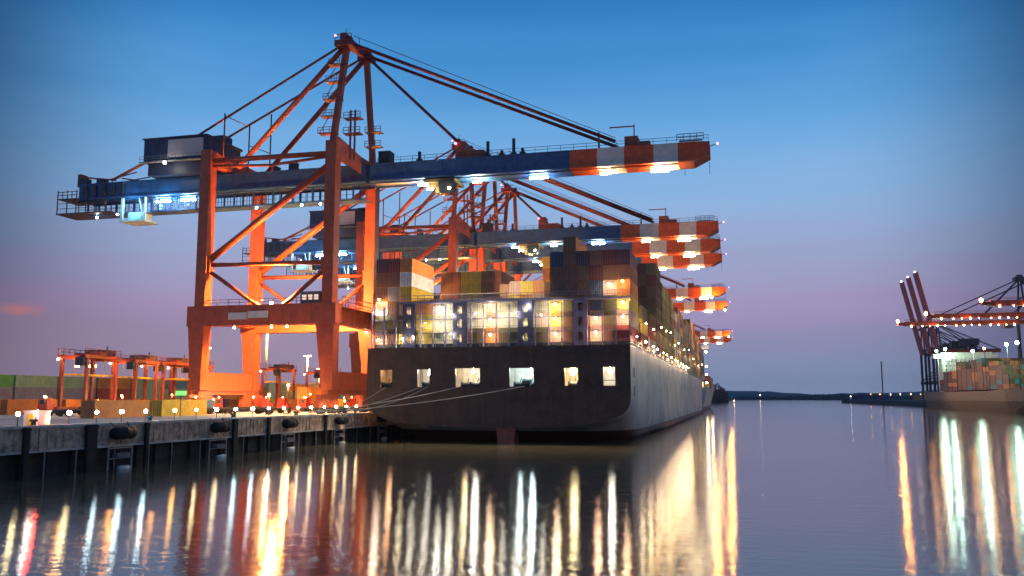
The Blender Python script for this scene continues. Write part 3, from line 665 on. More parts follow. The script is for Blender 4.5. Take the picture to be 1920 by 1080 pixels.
sp(b, "mooring_winch", DARKST)
for x, z, em, wt, cc in ((-61.2, 13.6, E_WARM, 160, (1, .5, .25)), (-53.2, 11.9, E_WHITE, 420, C_WHT), (-45.0, 12.2, E_WHITE, 420, C_WHT), (-46.9, 13.4, E_WARM, 200, C_WARM), (-34.6, 11.7, E_COLD, 420, C_COLD), (-36.8, 13.6, E_COLD, 250, C_COLD), (-27.2, 12.2, E_WARM, 500, C_WARM), (-20.8, 12.0, E_WHITE, 500, C_WHT)):
    b = MB(); b.ball((x, SY+1.3, z), .26 if x != -27.2 else .62); b.bar((x, SY+1.3, z), (x, SY+1.3, 14.2), .06); sp(b, "deck_lamp", em, True)
    point("deck_light", (x-.3, SY+3.4, 12.6), wt*2.6, cc, .3, ship, sog)
# rudder and stern ledge
b = MB(); b.hexa([(-40.4, SY+.8, -1), (-37.6, SY+.8, -1), (-38.2, SY+7, -1), (-39.8, SY+7, -1), (-40.7, SY+.8, 2.9), (-37.3, SY+.8, 2.9), (-38.0, SY+7, 2.9), (-40.0, SY+7, 2.9)])
sp(b, "rudder", mat("rudder_red", (.34, .09, .07), .6))
# lashing bridge
LB = SY+1.2
towers = [(-58.4, -56.1, NAVY), (-48.8, -46.4, NAVY), (-36.9, -34.3, NAVY), (-27.0, -24.6, LILAC)]
for x0, x1, mm in towers:
    b = MB(); zl = [16.62, 17.5, 19.0, 20.0, 21.5, 22.5, 24.0, 24.6]; xm = (x0+x1)/2; w = .42
    b.box(x0, xm-w, LB, LB+.9, 16.62, 24.6); b.box(xm+w, x1, LB, LB+.9, 16.62, 24.6)
    for za, zb in ((16.62, 17.5), (19.0, 20.1), (21.6, 22.6), (24.0, 24.6)): b.box(xm-w, xm+w, LB, LB+.9, za, zb)
    sp(b, "lashing_tower", mm)
px_cols = [SX0+.15+k*((SX1-SX0-.3)/20) for k in range(21)]
b = MB()
for k, x in enumerate(px_cols):
    if not any(a-.3 < x < c+.3 for a, c, _ in towers): b.box(x-.10, x+.10, LB+.1, LB+.5, 16.62, 24.1)
for z in (19.25, 21.75): b.box(SX0+.2, SX1-.2, LB+.91, LB+1.6, z, z+.1); b.bar((SX0+.2, LB-.05, z+1.0), (SX1-.2, LB-.05, z+1.0), .05)
b.box(-59.4, SX1, LB-.1, LB+1.4, 24.62, 24.95); b.rail([(-59.4, LB, 24.95), (SX1, LB, 24.95)], 1.1, 1.25, .045)
b.rail([(SX0, LB-1.6, 16.62), (SX1, LB-1.6, 16.62)], 1.1, 1.6, .035)
sp(b, "lashing_bridge", LILAC)
b = MB()
for k in range(14, 21):
    for j in (0, 1):
        xa, xb = (px_cols[k-1]+.25, px_cols[k]-.25) if j else (px_cols[k]-.25, px_cols[k-1]+.25)
        b.bar((xa, LB+.6, 24.95), (xb, 150.85, 27.9), .035)
sp(b, "lashing_rod", GREYST)
# pale pipe rail over the mid section
b = MB(); b.tube((-56, LB+2, 26.3), (-40, LB+2, 26.3), .12, 6); b.tube((-56, LB+2, 25.5), (-40, LB+2, 25.5), .09, 6)
for x in range(-56, -39, 4): b.bar((x, LB+2, 24.9), (x, LB+2, 26.3), .12)
sp(b, "guard_rail", mat("rail_cream", (.6, .48, .3), .5))
cx = lambda k: (px_cols[k-1]+px_cols[k])/2
lamps = [(1, 23.3, 'W'), (1, 17.9+.3, 'P'), (3, 18.4, 'Y'), (6, 23.9, 'W'), (10, 24.1, 'Y'), (10, 21.5, 'Y'), (10, 18.8, 'O'), (15, 23.9, 'Y'), (15, 21.4, 'Y'), (15, 18.8, 'O'), (18, 21.4, 'O'), (18, 18.9, 'O'), (20, 24.0, 'Y'), (20, 21.5, 'O'), (19, 27.2, 'Y'), (13, 24, 'W'), (1, 25.6, 'S'), (20, 27.6, 'S')]
LC = {'W': (E_WHITE, C_WHT), 'P': (E_WARM, (1, .6, .45)), 'Y': (E_WARM, (1, .82, .52)), 'O': (E_WARM, (1, .55, .35)), 'S': (E_SOD, C_SOD)}
for k, z, c in lamps:
    x = cx(k); em, cc = LC[c]; y = LB+.3
    b = MB(); b.box(x-.25, x+.25, y+.1, y+.5, z+.16, z+.28); b.bar((x-1.1, y+.3, z+.3), (x+1.1, y+.3, z+.3), .07); lo = sp(b, "bridge_and_fill_lamp", DARKST)
    b = MB(); b.ball((x, y+.2, z), .21); b.build("lens", em, lo, sog, True)
    point("bridge_and_fill_light", (x, y-.5, z-.35), 360, cc, .25, ship, sog)
for k, z in ((4, 18.6), (6, 21), (7, 19), (7, 22.5), (9, 22.5), (11, 22), (12, 22.5), (14, 22), (5, 21)):  # small fill lamps added to brighten the container cells
    b = MB(); b.box(cx(k)-.2, cx(k)+.2, LB-.5, LB-.3, z+.1, z+.18); b.bar((cx(k), LB-.4, z+.14), (cx(k), LB+.1, z+.14), .06); lo = sp(b, "bridge_and_fill_lamp", DARKST)
    b = MB(); b.ball((cx(k), LB-.4, z), .1); b.build("lens", E_WARM, lo, sog, True)
    point("bridge_and_fill_light", (cx(k), LB-.6, z-.2), 300, (1, .9, .72), .25, ship, sog)
for xm_ in (-57.25, -47.6, -35.6):
    for z in (18.2, 20.8, 23.3): point("tower_fill_light", (xm_, LB+1.2, z), 45, (1, .86, .5), .1, ship, sog)  # unseen fill lights added behind the towers so their windows show bright
# starboard deck edge fittings
b = MB()
b.rail([(SX1-.25, SY+2, 16.62), (SX1-.25, SY+300, 16.62)], 1.2, 3.0, .05)
for k in range(22): y = SY+5+k*15; b.box(SX1-1.2, SX1-.3, y, y+1.6, 16.62, 18.2); b.bar((SX1-.4, y+2.6, 16.6), (SX1-.4, y+2.6, 20.4), .14)
sp(b, "deck_railing", WHITE)
b = MB(); 
for yy, z in ((SY+4.5, 11.2), (SY+4.2, 8.0)): b.box(SX1-.3, SX1+.05, yy, yy+1.2, z, z+1.7)
sp(b, "hull_recess", DARKST)
for k in range(13):
    y = SY+6+k*13.5+(k*7 % 5); em = [E_WHITE, E_WARM, E_WARM][k % 3]
    b = MB(); b.bar((SX1-.2, y, 16.6), (SX1-.2, y, 18.6), .1); b.bar((SX1-.2, y, 18.6), (SX1+.6, y, 18.5), .08); lo = sp(b, "deck_edge_lamp", DARKST)
    b = MB(); b.ball((SX1+.5, y, 18.3), (.13, .22, .16, .19, .12)[k % 5]); b.build("lens", em, lo, sog, True)
    point("deck_edge_light", (SX1+.9, y, 17.7), 300+k*25, [C_WARM, (1, .66, .42), (1, .52, .28)][k % 3], .25, ship, sog)
# accommodation / funnel casing between the second and third bays
b = MB(); b.box(-56, -27, 181, 186.6, 16.62, 27.5); b.box(-49, -44.5, 182, 186, 27.5, 32); b.box(-42.5, -38.5, 182, 186, 27.5, 31.0)
for x in (-54, -50.5, -36, -32): b.box(x, x+1.6, 180.94, 181, 24.6, 25.7)
sp(b, "engine_casing", TAN)
# ------------------------------------------------------------------ containers
CL, CWD, CHT = 12.19, 2.30, 2.59
def container_mesh(mname):
    b = MB(); w = CWD/2; h = CHT
    b.box(-w+.04, w-.04, .05, CL-.05, .05, h-.04)
    for x in (-w, w-.13): 
        for y in (0, CL-.13): b.box(x, x+.13, y, y+.13, 0, h)
    for z0 in (0, h-.12):
        for x in (-w, w-.13): b.box(x, x+.13, .131, CL-.131, z0, z0+.12)
        for y in (0, CL-.13): b.box(-w+.131, w-.131, y, y+.13, z0, z0+.12)
    for i in range(30):                                     # side corrugation
        y = .35+i*.39
        for s in (-1, 1):
            x0 = s*(w-.04); b.hexa([(x0, y, .13), (x0, y+.22, .13), (x0+s*.035, y+.16, .13), (x0+s*.035, y+.06, .13), (x0, y, h-.13), (x0, y+.22, h-.13), (x0+s*.035, y+.16, h-.13), (x0+s*.035, y+.06, h-.13)])
    for x in (-.78, -.36, .36, .78): b.box(x-.025, x+.025, -.03, .048, .13, h-.13, 1)
    b.box(-.015, .015, .02, .048, .13, h-.13, 1)
    for x in (-.78, -.36, .36, .78): b.box(x-.12, x+.06, -.04, -.031, 1.05, 1.12, 1)
    for i in range(5): b.box(-w+.14, w-.14, .045, .05, .3+i*.45, .32+i*.45, 0)
    me = bpy.data.meshes.new("shipping_container"); me.from_pydata(b.v, [], b.f)
    me.materials.append(None); me.materials.append(GREYST)
    for p, mi in zip(me.polygons, b.m): p.material_index = mi
    return me
CM = container_mesh("c")
COL = {"dark red": (.16, .03, .028), "rust brown": (.20, .085, .045), "red": (.42, .06, .035), "orange": (.62, .22, .05), "yellow": (.68, .46, .05), "cream": (.62, .56, .40),
       "dark blue": (.03, .05, .13), "olive brown": (.16, .13, .05), "white": (.72, .72, .70), "grey": (.28, .28, .30), "green": (.07, .42, .07), "light green": (.28, .50, .26),
       "blue": (.05, .16, .36), "pale pink": (.58, .36, .28), "dark purple": (.09, .035, .06), "teal": (.08, .25, .26)}
def cmat(c): return mat("container_"+c.replace(" ", "_"), COL[c], .5, var=.22, nscale=.5)
ORD = ["zeroth", "first", "second", "third", "fourth", "fifth", "sixth", "seventh", "eighth", "ninth", "tenth", "eleventh", "twelfth", "thirteenth", "fourteenth", "fifteenth", "sixteenth", "seventeenth", "eighteenth", "nineteenth", "twentieth"]
def container(x, y, z, c, label, group, rz=0):
    o = bpy.data.objects.new("shipping_container", CM); S.collection.objects.link(o)
    o.location = (x, y, z); o.rotation_euler = (0, 0, rz)
    o.material_slots[0].link = 'OBJECT'; o.material_slots[0].material = cmat(c)
    tag(o, label, "container", group); return o
Z0 = 17.45; TP = 2.655
b = MB(); b.box(SX0+.1, SX1-.35, 150.7, 505, 16.62, 17.4); sp(b, "hatch_cover", DARKST)
low = {1: "white grey pale pink", 2: "rust brown,olive brown,rust brown", 3: ""}
grid3 = {  # column: bottom, middle, top colour of the three lower tiers, stern bay
 1: ("pale pink", "olive brown", "white"), 2: ("rust brown", "olive brown", "rust brown"), 3: ("yellow", "olive brown", "pale pink"), 4: ("yellow", "yellow", "orange"), 5: ("yellow", "yellow", "orange"),
 6: ("cream", "cream", "cream"), 7: ("cream", "cream", "cream"), 8: ("pale pink", "white", "cream"), 9: ("olive brown", "cream", "cream"), 10: ("orange", "pale pink", "pale pink"),
 11: ("olive brown", "cream", "cream"), 12: ("olive brown", "cream", "cream"), 13: ("olive brown", "cream", "cream"), 14: ("olive brown", "pale pink", "cream"), 15: ("pale pink", "yellow", "yellow"),
 16: ("rust brown", "rust brown", "olive brown"), 17: ("rust brown", "rust brown", "rust brown"), 18: ("pale pink", "pale pink", "dark blue"), 19: ("rust brown", "olive brown", "olive brown"), 20: ("red", "pale pink", "yellow")}
up = {1: ("rust brown", "rust brown", "dark purple"), 2: ("grey", "rust brown", "dark red"), 3: ("rust brown", "grey", "dark red"),
 15: ("rust brown", "rust brown", "dark blue"), 16: ("rust brown", "rust brown", "rust brown", "rust brown"), 17: ("rust brown", "rust brown", "dark purple"), 18: ("dark blue", "dark red", "rust brown"), 19: ("pale pink", "rust brown", "dark red"), 20: ("orange", "rust brown", "dark purple")}
up3 = ("yellow", "white", "orange")
for k in range(1, 21):
    cols_ = list(grid3[k])+list(up.get(k, ()))
    for t, c in enumerate(cols_):
        if k == 3 and t >= 3: c = up3[t-3]
        container(cx(k), 150.9, Z0+t*TP, c, f"{c} container, {ORD[t+1]} layer up, {ORD[k]} stack from the left, on the ship's stern", "containers stacked on the ship's stern")
def bay(y, cols_, t0, t1, pal, where, grp):
    for k in cols_:
        for t in range(t0, t1):
            c = pal[(k*7+t*5+int(y)) % len(pal)]
            container(cx(k), y, Z0+t*TP, c, f"{c} container, layer {['one','two','three','four','five','six','seven','eight','nine'][t]}, {ORD[k]} stack from the left, {where}", grp)
PAL = ["dark red", "rust brown", "rust brown", "olive brown", "red", "yellow", "grey"]
bay(168, (10, 11, 12), 3, 5, ["pale pink", "yellow", "orange"], "in the ship's second bay", "containers in the ship's second bay")
bay(168, (20,), 0, 3, PAL, "in the ship's second bay", "containers in the ship's second bay")
bay(188, (1, 2, 3, 4, 5, 6), 4, 7, ["rust brown", "yellow", "dark red", "rust brown", "yellow"], "behind the engine casing", "containers behind the engine casing")
bay(188, (11, 12), 4, 8, ["yellow", "orange", "yellow"], "behind the engine casing", "containers behind the engine casing")
bay(188, (20,), 0, 3, PAL, "behind the engine casing", "containers behind the engine casing")
bay(203, (18, 19), 4, 8, ["rust brown", "dark red"], "in the tall fourth bay", "containers in the ship's fourth bay")
bay(203, (20,), 0, 8, ["rust brown", "dark red", "olive brown", "rust brown"], "in the tall fourth bay", "containers in the ship's fourth bay")
YB = [218, 233, 248]
for i, yb in enumerate(YB):
    bay(yb, (20,), 0, 7, ["yellow", "rust brown", "yellow", "olive brown", "orange"], f"{['fifth','sixth','seventh'][i]} bay, starboard side", "containers along the ship's starboard side")
# far and hidden ones as one mass
pal2 = [cmat(c) for c in ("yellow", "rust brown", "dark red", "olive brown", "grey", "orange")]
b = MB()
def cb(x, y, z, m): b.box(x-1.14, x+1.14, y, y+CL, z+.03, z+CHT, m)
rnd = random.Random(3)
for k in range(1, 21):
    for (y, n) in ((168, 3), (188, 3)):
        if not (k == 20): 
            for t in range(n + (1 if (y == 188 and (k <= 6 or k in (11, 12))) else 0)): cb(cx(k), y, Z0+t*TP, rnd.randrange(6))
    if k < 20:
        for t in range(4 if k in (18, 19) else (6 if 14 < k else 3)): cb(cx(k), 203, Z0+t*TP, rnd.randrange(6))
        for y in YB:
            for t in range(6 if k > 12 else 3): cb(cx(k), y, Z0+t*TP, rnd.randrange(6))
y = 265
tiers = [6, 7, 7, 6, 7, 7, 8, 8, 8, 7, 7, 7, 7, 6, 6, 5]
for n in tiers:
    for k in range(10, 21):
        for t in range(n): cb(cx(k), y, Z0+t*TP, rnd.randrange(6))
    y += 14.8
tag(b.build("stacked_containers", pal2), "mass of far containers stacked along the length of the ship's deck", "containers", kind="stuff")
# lamps and posts added to brighten the container walls along starboard
for y in (166.6, 181.5, 201.5, 216, 231, 246, 262, 290, 320, 350, 395, 440):
    zl_ = 21.4+(y*7.3 % 3.2)
    b = MB(); b.bar((SX1-.3, y, 16.6), (SX1-.3, y, zl_+.25), .12); b.bar((SX1-.3, y, zl_+.25), (SX1+.9, y, zl_+.25), .1); lo = sp(b, "bay_fill_lamp", DARKST)
    b = MB(); b.ball((SX1+.9, y, zl_), .15); b.build("lens", E_WARM, lo, sog, True)
    point("bay_fill_light", (SX1+1.0, y, 22.3), 200, (1, .62, .2), .3, ship, sog)
# mooring ropes
def rope(p, q, lb, sag=.6):
    b = MB(); p = Vector(p); q = Vector(q); pr_ = p; n = 14
    for i in range(1, n+1):
        t = i/n; c = p.lerp(q, t)-Vector((0, 0, sag*4*t*(1-t))); b.tube(pr_, c, .055, 6); pr_ = c
    tag(b.build("mooring_rope", ROPE, None, tuple(p)), lb, "rope", "mooring ropes at the ship's stern")
rope((-60.9, SY-.05, 9.6), (QX-1.9, 146, 5.5), "short pale mooring rope from the leftmost stern opening to the quay", .15)
rope((-54.0, SY-.05, 9.7), (QX-1.9, 146, 5.45), "pale mooring rope from the stern's second opening to the quay", .3)
rope((-52.9, SY-.05, 9.7), (QX-1.9, 146, 5.2), "lower of two ropes from the stern's second opening", .9)
rope((-46.9, SY-.05, 9.7), (QX-1.9, 128, 5.4), "pale mooring rope from the first wide stern opening", .6)
rope((-35.4, SY-.05, 9.7), (QX-1.9, 128, 5.3), "longest pale mooring rope, from the second wide stern opening", .7)

# ------------------------------------------------------------------ second ship beyond the bow
s2 = (CX, 545, 0); ship2 = empty("container_ship", s2, "distant container ship moored beyond the big one's bow", "ship")
b = MB(); b.hexa([(SX0+4, 545, -1), (SX1-4, 545, -1), (SX1-4, 700, -1), (SX0+4, 700, -1), (SX0, 545, 14), (SX1, 545, 14), (SX1, 700, 14), (SX0, 700, 14)])
b.hexa([(SX0+4, 700, -1), (SX1-4, 700, -1), (CX+1, 750, -1), (CX-1, 750, -1), (SX0, 700, 14), (SX1, 700, 14), (CX+2, 760, 17), (CX-2, 760, 17)])
b.build("hull", HULLS, ship2, s2)
b = MB(); b.box(SX0+3, SX1-3, 560, 574, 14, 40); b.box(SX0-1, SX1+1, 561, 572, 38, 41); b.build("superstructure", WHITE, ship2, s2)
for i, z in enumerate((17, 22, 27, 36)):
    b = MB(); b.ball((SX1-1.0, 559, z), .6); b.build("deck_lamp", [E_WARM, E_WHITE][i % 2], ship2, s2, True)
point("deck_light", (SX1+2, 556, 20), 2500, C_WARM, .5, ship2, s2)
b = MB()
for i in range(7):
    for k in range(8): 
        for t in range(3): b.box(SX1-2.6-k*2.5, SX1-.3-k*2.5, 580+i*14, 592+i*14, 14.1+t*2.65, 16.6+t*2.65, (i+k+t) % 6)
tag(b.build("stacked_containers", pal2), "low stacks of containers on the distant ship beyond", "containers", kind="stuff")

# ------------------------------------------------------------------ yard
yc = [("light green", "grey", "orange"), ("light green", "grey", "orange")]
ycol = {0: ["green", "grey", "orange"], -1: ["green", "grey", "orange"], 1: ["light green", "grey", "orange"], 2: ["light green", "grey", "orange"], 3: ["orange", "red", "orange"], 4: ["light green", "light green", "red"], 5: ["teal", "light green", "orange"],
        6: ["teal", "grey", "orange"], 7: ["grey", "orange", "red"], 8: ["orange", "orange", "red"], 9: ["teal", "red", "orange"], 10: ["blue", "orange", "red"], 11: ["light green", "red", "orange"], 12: ["grey", "orange", "red"], 13: ["orange", "teal", "red"], 14: ["light green", "orange", "blue"]}
for i in range(15):
    n = 3 if i < 7 else (2 if i % 3 else 3)
    for t in range(n):
        c = ycol[max(0, i-1)][2-t]
        container(-152.2, 133.4+i*12.7, 4.8+t*2.62, c, f"{c} container, {['bottom','middle','top'][t]} layer, {ORD[i+1]} stack along the front of the yard row", "containers in the yard row")
yg = [(-89, 121.9, "yellow", "long yellow container standing alone on the apron left of the crane"), (-90, 108, "orange", "orange container on the apron at the left, near the dark frames"),
      (-104, 146, "orange", "orange container under the straddle carriers nearest the crane"), (-104, 190, "orange", "orange container between the crane's landside legs"), (-104, 203, "orange", "orange container just behind the one between the crane's landside legs"),
      (-92, 176, "orange", "small-looking orange container just inside the crane portal"), (-90, 190, "yellow", "yellow container seen under the crane portal"), (-93, 206, "red", "red container behind the yellow one under the portal"),
      (-88, 215, "blue", "blue container far under the crane portal"), (-94, 224, "cream", "cream container farthest under the crane portal"), (-95, 133, "blue", "blue container beside the yellow one on the apron")]
for x, y, c, lb in yg: container(x, y, 4.8, c, lb, "containers standing on the apron")
container(-92, 176, 7.42, "orange", "orange container stacked on another just inside the portal", "containers standing on the apron")

for i in range(9):
    c = ["orange", "orange", "orange", "rust brown", "orange", "blue", "orange", "yellow", "red"][i]
    container(-122, 112+i*13.6, 4.8, c, f"{c} container in the low single row behind the straddle carriers, {ORD[i+1]} from the left", "low single row of containers")
def straddle(loc, lb, first=None):
    if first: 
        c = copy_tree(first); c.location = loc; tag(c, lb); return c
    og = (0, 0, 0); r = empty("straddle_carrier", (0, 0, 0), lb, "straddle carrier", "straddle carriers in the yard")
    red = mat("carrier_red", (.30, .06, .035), .5)
    for s in (-1, 1):
        x = s*2.2
        for yy in (-4.4, 4.4):
            b = MB(); b.box(x-.22, x+.22, yy-.3, yy+.3, 1.4, 9.6); b.build("leg", red, r, og)
        b = MB(); b.box(x-.35, x+.35, -5.6, 5.6, .75, 1.4); b.build("sill", red, r, og)
        for yy in (-4.6, -1.6, 1.6, 4.6):
            b = MB(); b.tube((x-.22, yy, .62), (x+.22, yy, .62), .62, 16); b.tube((x-.26, yy, .62), (x+.26, yy, .62), .25, 10, m=1); b.build("wheel", [RUBBER, GREYST], r, og)
        b = MB(); b.box(x-.25, x+.25, -5.4, 5.4, 9.6, 10.1); b.build("top_beam", red, r, og)
    b = MB(); b.box(-2.4, 2.4, -5.2, -4.2, 9.3, 10.0); b.box(-2.4, 2.4, 4.2, 5.2, 9.3, 10.0); b.box(-2.3, 2.3, -1, 1, 10.1, 10.5); b.rail([(-2.4, -5.4, 10.1), (-2.4, 5.4, 10.1)], 1, 1.5, .04); b.rail([(2.4, -5.4, 10.1), (2.4, 5.4, 10.1)], 1, 1.5, .04)
    b.build("top_frame", red, r, og)
    b = MB(); b.box(-2.0, 2.0, 1.4, 4.6, 10.1, 11.2); b.tube((1.2, 3, 11.2), (1.2, 3, 11.9), .12, 8); b.build("engine_house", mat("engine_house_dark", (.08, .09, .12), .5), r, og)
    b = MB(); b.box(1.2, 2.5, -6.2, -5.0, 8.2, 9.6); b.build("cab", GLASS, r, og)
    b = MB(); b.box(-1.2, 1.2, -5.2, 5.2, 6.6, 6.9)
    for xx in (-.9, .9):
        for yy in (-3, 3): b.bar((xx, yy, 6.9), (xx, yy, 9.6), .06)
    b.build("spreader", YELLOWP, r, og)
    b = MB()
    for s in (-1, 1): b.ball((s*2.3, -5.5, 9.3), .16)
    b.build("work_lamp", E_WARM, r, og, True)
    point("carrier_light", (0, -5.9, 8.6), 350, C_SOD, .3, r, og); point("carrier_light", (3.2, 3, 8.6), 350, C_SOD, .3, r, og)
    return r
st0 = straddle((0, 0, 0), "tall red straddle carrier nearest the left edge of the photo"); reg(st0)
st0.location = (-108, 129.5, 4.8); st0.rotation_euler = (0, 0, R(8))
for loc, lb, rz in (((-113, 148, 4.8), "red straddle carrier second from the left in the yard", 12), ((-114, 160, 4.8), "red straddle carrier third from the left, before the crane leg", -4), ((-117, 172, 4.8), "red straddle carrier just left of the landside crane leg", 5),
    ((-110, 198, 4.8), "red straddle carrier seen framed under the crane portal", 6), ((-112, 226, 4.8), "farther red straddle carrier under the portal, near the waterside leg", -6)):
    c = straddle(loc, lb, st0); c.rotation_euler = (0, 0, R(rz))

# vehicles on the apron: terminal tractors
def tractor(loc, lb, rz, first=None):
    if first: c = copy_tree(first); c.location = loc; c.rotation_euler = (0, 0, R(rz)); tag(c, lb); return c
    og = (0, 0, 0); r = empty("terminal_tractor", loc, lb, "tractor", "terminal tractors on the apron")
    b = MB(); b.box(-1.2, 1.2, -7, 2.4, .8, 1.1); b.box(-.5, .5, -6.6, 2, .55, .8); b.build("chassis", DARKST, r, og)
    b = MB(); b.hexa([(-1.15, 1.0, 1.1), (.35, 1.0, 1.1), (.35, 2.6, 1.1), (-1.15, 2.6, 1.1), (-1.1, 1.1, 2.9), (.3, 1.1, 2.9), (.3, 2.3, 2.9), (-1.1, 2.3, 2.9)]); b.box(.4, 1.15, 1.2, 2.6, 1.1, 1.8); b.build("cab", mat("tractor_red", (.5, .04, .03), .4), r, og)
    b = MB(); b.box(-1.0, .2, 2.5, 2.56, 1.9, 2.6); b.box(-1.19, -1.15, 1.3, 2.2, 1.9, 2.6); b.build("window", GLASS, r, og)
    for x in (-1.0, 1.0):
        for yy in (1.8, -1.2, -5.4, -6.4): b = MB(); b.tube((x-.15, yy, .5), (x+.15, yy, .5), .5, 14); b.build("wheel", RUBBER, r, og)
        b = MB(); b.ball((x*.8, 2.62, 1.0), .1); b.build("headlight", E_WHITE, r, og)
    b = MB(); b.ball((-.4, 1.7, 3.0), .12); b.build("beacon", E_SOD, r, og)
    return r
t0 = tractor((-84, 152, 4.8), "red terminal tractor parked by the waterside crane leg", 100); reg(t0)
for loc, lb, rz in (((-81, 160, 4.8), "red tractor right of the waterside crane leg, nearest the ship", 80), ((-93, 140, 4.8), "red tractor between the landside crane legs", 170), ((-96, 168, 4.8), "red tractor behind the far landside crane leg", 20), ((-100, 130, 4.8), "red tractor left of the crane beside the yellow container", 160)):
    tractor(loc, lb, rz, t0)
for loc, lb, rz in (((-87, 171, 4.8), "red tractor farther back under the middle of the crane portal", 95), ((-101, 152, 4.8), "red tractor close behind the near landside crane leg", 15), ((-95, 152, 4.8), "red tractor crossing under the portal between the landside sill and the middle", 120),
    ((-104, 118, 4.8), "red tractor in front of the leftmost straddle carrier", 100), ((-82, 183, 4.8), "red tractor deepest under the portal near the ship", 60)):
    tractor(loc, lb, rz, t0)
for i, (x, y, h) in enumerate(((-101, 112, 3.2), (-99, 121, 2.6), (-104, 133, 3.4), (-100, 138, 2.4), (-106, 150, 3.6), (-95, 147, 2.8), (-92, 156, 3.2), (-90, 163, 2.2), (-88, 172, 3.8), (-84, 168, 2.6), (-83, 178, 3.0), (-80, 172, 2.4))):
    o = empty("yard_lamp", (x, y, 4.8), f"small orange lamp on a thin post among the yard vehicles, {ORD[i+1]} from the left", "lamp", "small lamps among the yard vehicles")
    b = MB(); b.tube((x, y, 4.8), (x, y, 4.8+h), .05, 6); b.box(x-.2, x+.2, y-.1, y+.1, 4.8+h, 4.9+h); b.build("post", DARKST, o, (x, y, 4.8))
    b = MB(); b.ball((x, y, 4.66+h), .13); b.build("lens", E_SOD if i % 3 else E_WARM, o, (x, y, 4.8), True)
    point("lamp_light", (x, y-.3, 4.6+h), 700, C_SOD if i % 3 else C_WARM, .15, o, (x, y, 4.8))
for (x, y, h), lb in zip(((-79.5, 140, 3.6), (-78.5, 145, 5.4)), ("bright orange work lamp on a short stand below the middle of the crane portal", "bright orange work lamp on a taller stand, just right of the shorter one")):
    o = empty("work_lamp", (x, y, 4.8), lb, "lamp", "orange work lamps under the crane")
    b = MB(); b.tube((x, y, 4.8), (x, y, 4.8+h), .07, 6); b.box(x-.5, x+.5, y-.4, y+.4, 4.8, 4.92); b.box(x-.35, x+.35, y-.12, y+.12, 4.8+h, 4.95+h); b.build("stand", DARKST, o, (x, y, 4.8))
    b = MB(); b.ball((x, y-.1, 4.55+h), .24); b.build("lens", E_SOD, o, (x, y, 4.8), True)
    point("lamp_light", (x+.2, y-.5, 4.5+h), 2600, C_SOD, .2, o, (x, y, 4.8))
# small lit cabinet at the quay's left edge
cbn = empty("switch_cabinet", (-69.8, 76.6, 4.8), "bright white switch cabinet with yellow door at the left of the quay", "cabinet")
co = (-69.8, 76.6, 4.8)
b = MB(); b.box(-70.8, -69.0, 75.8, 77.4, 4.8, 6.3); b.box(-70.9, -68.9, 75.7, 77.5, 6.3, 6.42); b.build("housing", WHITE, cbn, co)
b = MB(); b.box(-70.3, -69.6, 75.74, 75.79, 4.9, 6.1); b.build("door", YELLOWP, cbn, co)
point("cabinet_light", (-68.8, 74.9, 6.5), 120, C_WHT, .2, cbn, co)
rl = empty("signal_lamp", (-68.2, 74.6, 4.8), "small red signal lamp on a post beside the white cabinet", "lamp")
ro = (-68.2, 74.6, 4.8)
b = MB(); b.tube((-68.2, 74.6, 4.8), (-68.2, 74.6, 5.9), .05, 8); b.build("post", DARKST, rl, ro)
b = MB(); b.ball((-68.2, 74.6, 6.05), .17); b.build("lamp", E_REDL, rl, ro, True)
point("lamp_light", (-67.9, 74.6, 6.3), 260, (1, .05, .03), .15, rl, ro)
# green signal
gs = empty("signal_sign", (-86, 124, 4.8), "small green lit sign left of the landside crane leg", "sign")
b = MB(); b.tube((-86, 124, 4.8), (-86, 124, 8.6), .08, 8); b.build("post", DARKST, gs, (-86, 124, 4.8))
b = MB(); b.box(-86.9, -85.1, 123.8, 124.1, 8.1, 8.8); b.build("panel", emit("green_sign", (.1, .8, .05), 1.2), gs, (-86, 124, 4.8))

# high masts
def mast(x, y, h, lb, em=E_SOD, watts=90000, heads=8):
    og = (x, y, 4.8); r = empty("light_mast", og, lb, "light mast", "high light masts in the yard")
    b = MB(); b.tube((x, y, 4.8), (x, y, h), .42, 12, .22); b.build("pole", mat("mast_galvanised", (.5, .45, .35), .5), r, og, True)
    b = MB()
    for k in range(16):
        a = 2*math.pi*k/16; a2 = 2*math.pi*(k+1)/16; b.bar((x+1.6*math.cos(a), y+1.6*math.sin(a), h-.4), (x+1.6*math.cos(a2), y+1.6*math.sin(a2), h-.4), .16)
    b.bar((x-1.6, y, h-.4), (x+1.6, y, h-.4), .12); b.bar((x, y-1.6, h-.4), (x, y+1.6, h-.4), .12); b.build("lamp_ring", GREYST, r, og)
    for k in range(heads):
        a = 2*math.pi*k/heads; b = MB(); cx_, cy_ = x+1.7*math.cos(a), y+1.7*math.sin(a)
        b.hexa([(cx_-.3, cy_-.3, h-.9), (cx_+.3, cy_-.3, h-.9), (cx_+.3, cy_+.3, h-.9), (cx_-.3, cy_+.3, h-.9), (cx_-.2, cy_-.2, h-.5), (cx_+.2, cy_-.2, h-.5), (cx_+.2, cy_+.2, h-.5), (cx_-.2, cy_+.2, h-.5)])
        b.build("lamp", em, r, og)
    point("mast_light", (x, y, h-1.6), watts*6, C_SOD if em is E_SOD else C_WARM, .8, r, og, 165, (x, y+.01, 0))
    return r
mast(-214, 324, 29, "light mast with T-shaped glowing head left, inside the portal")
mast(-160, 279, 36, "thickest glowing light mast, in the middle under the crane portal")
mast(-216, 418, 30, "light mast with round glow, right half under the portal")
mast(-304, 608, 30, "distant light mast close beside the waterside crane leg")
mast(-356, 595, 30, "distant light mast low between the crane's landside legs")
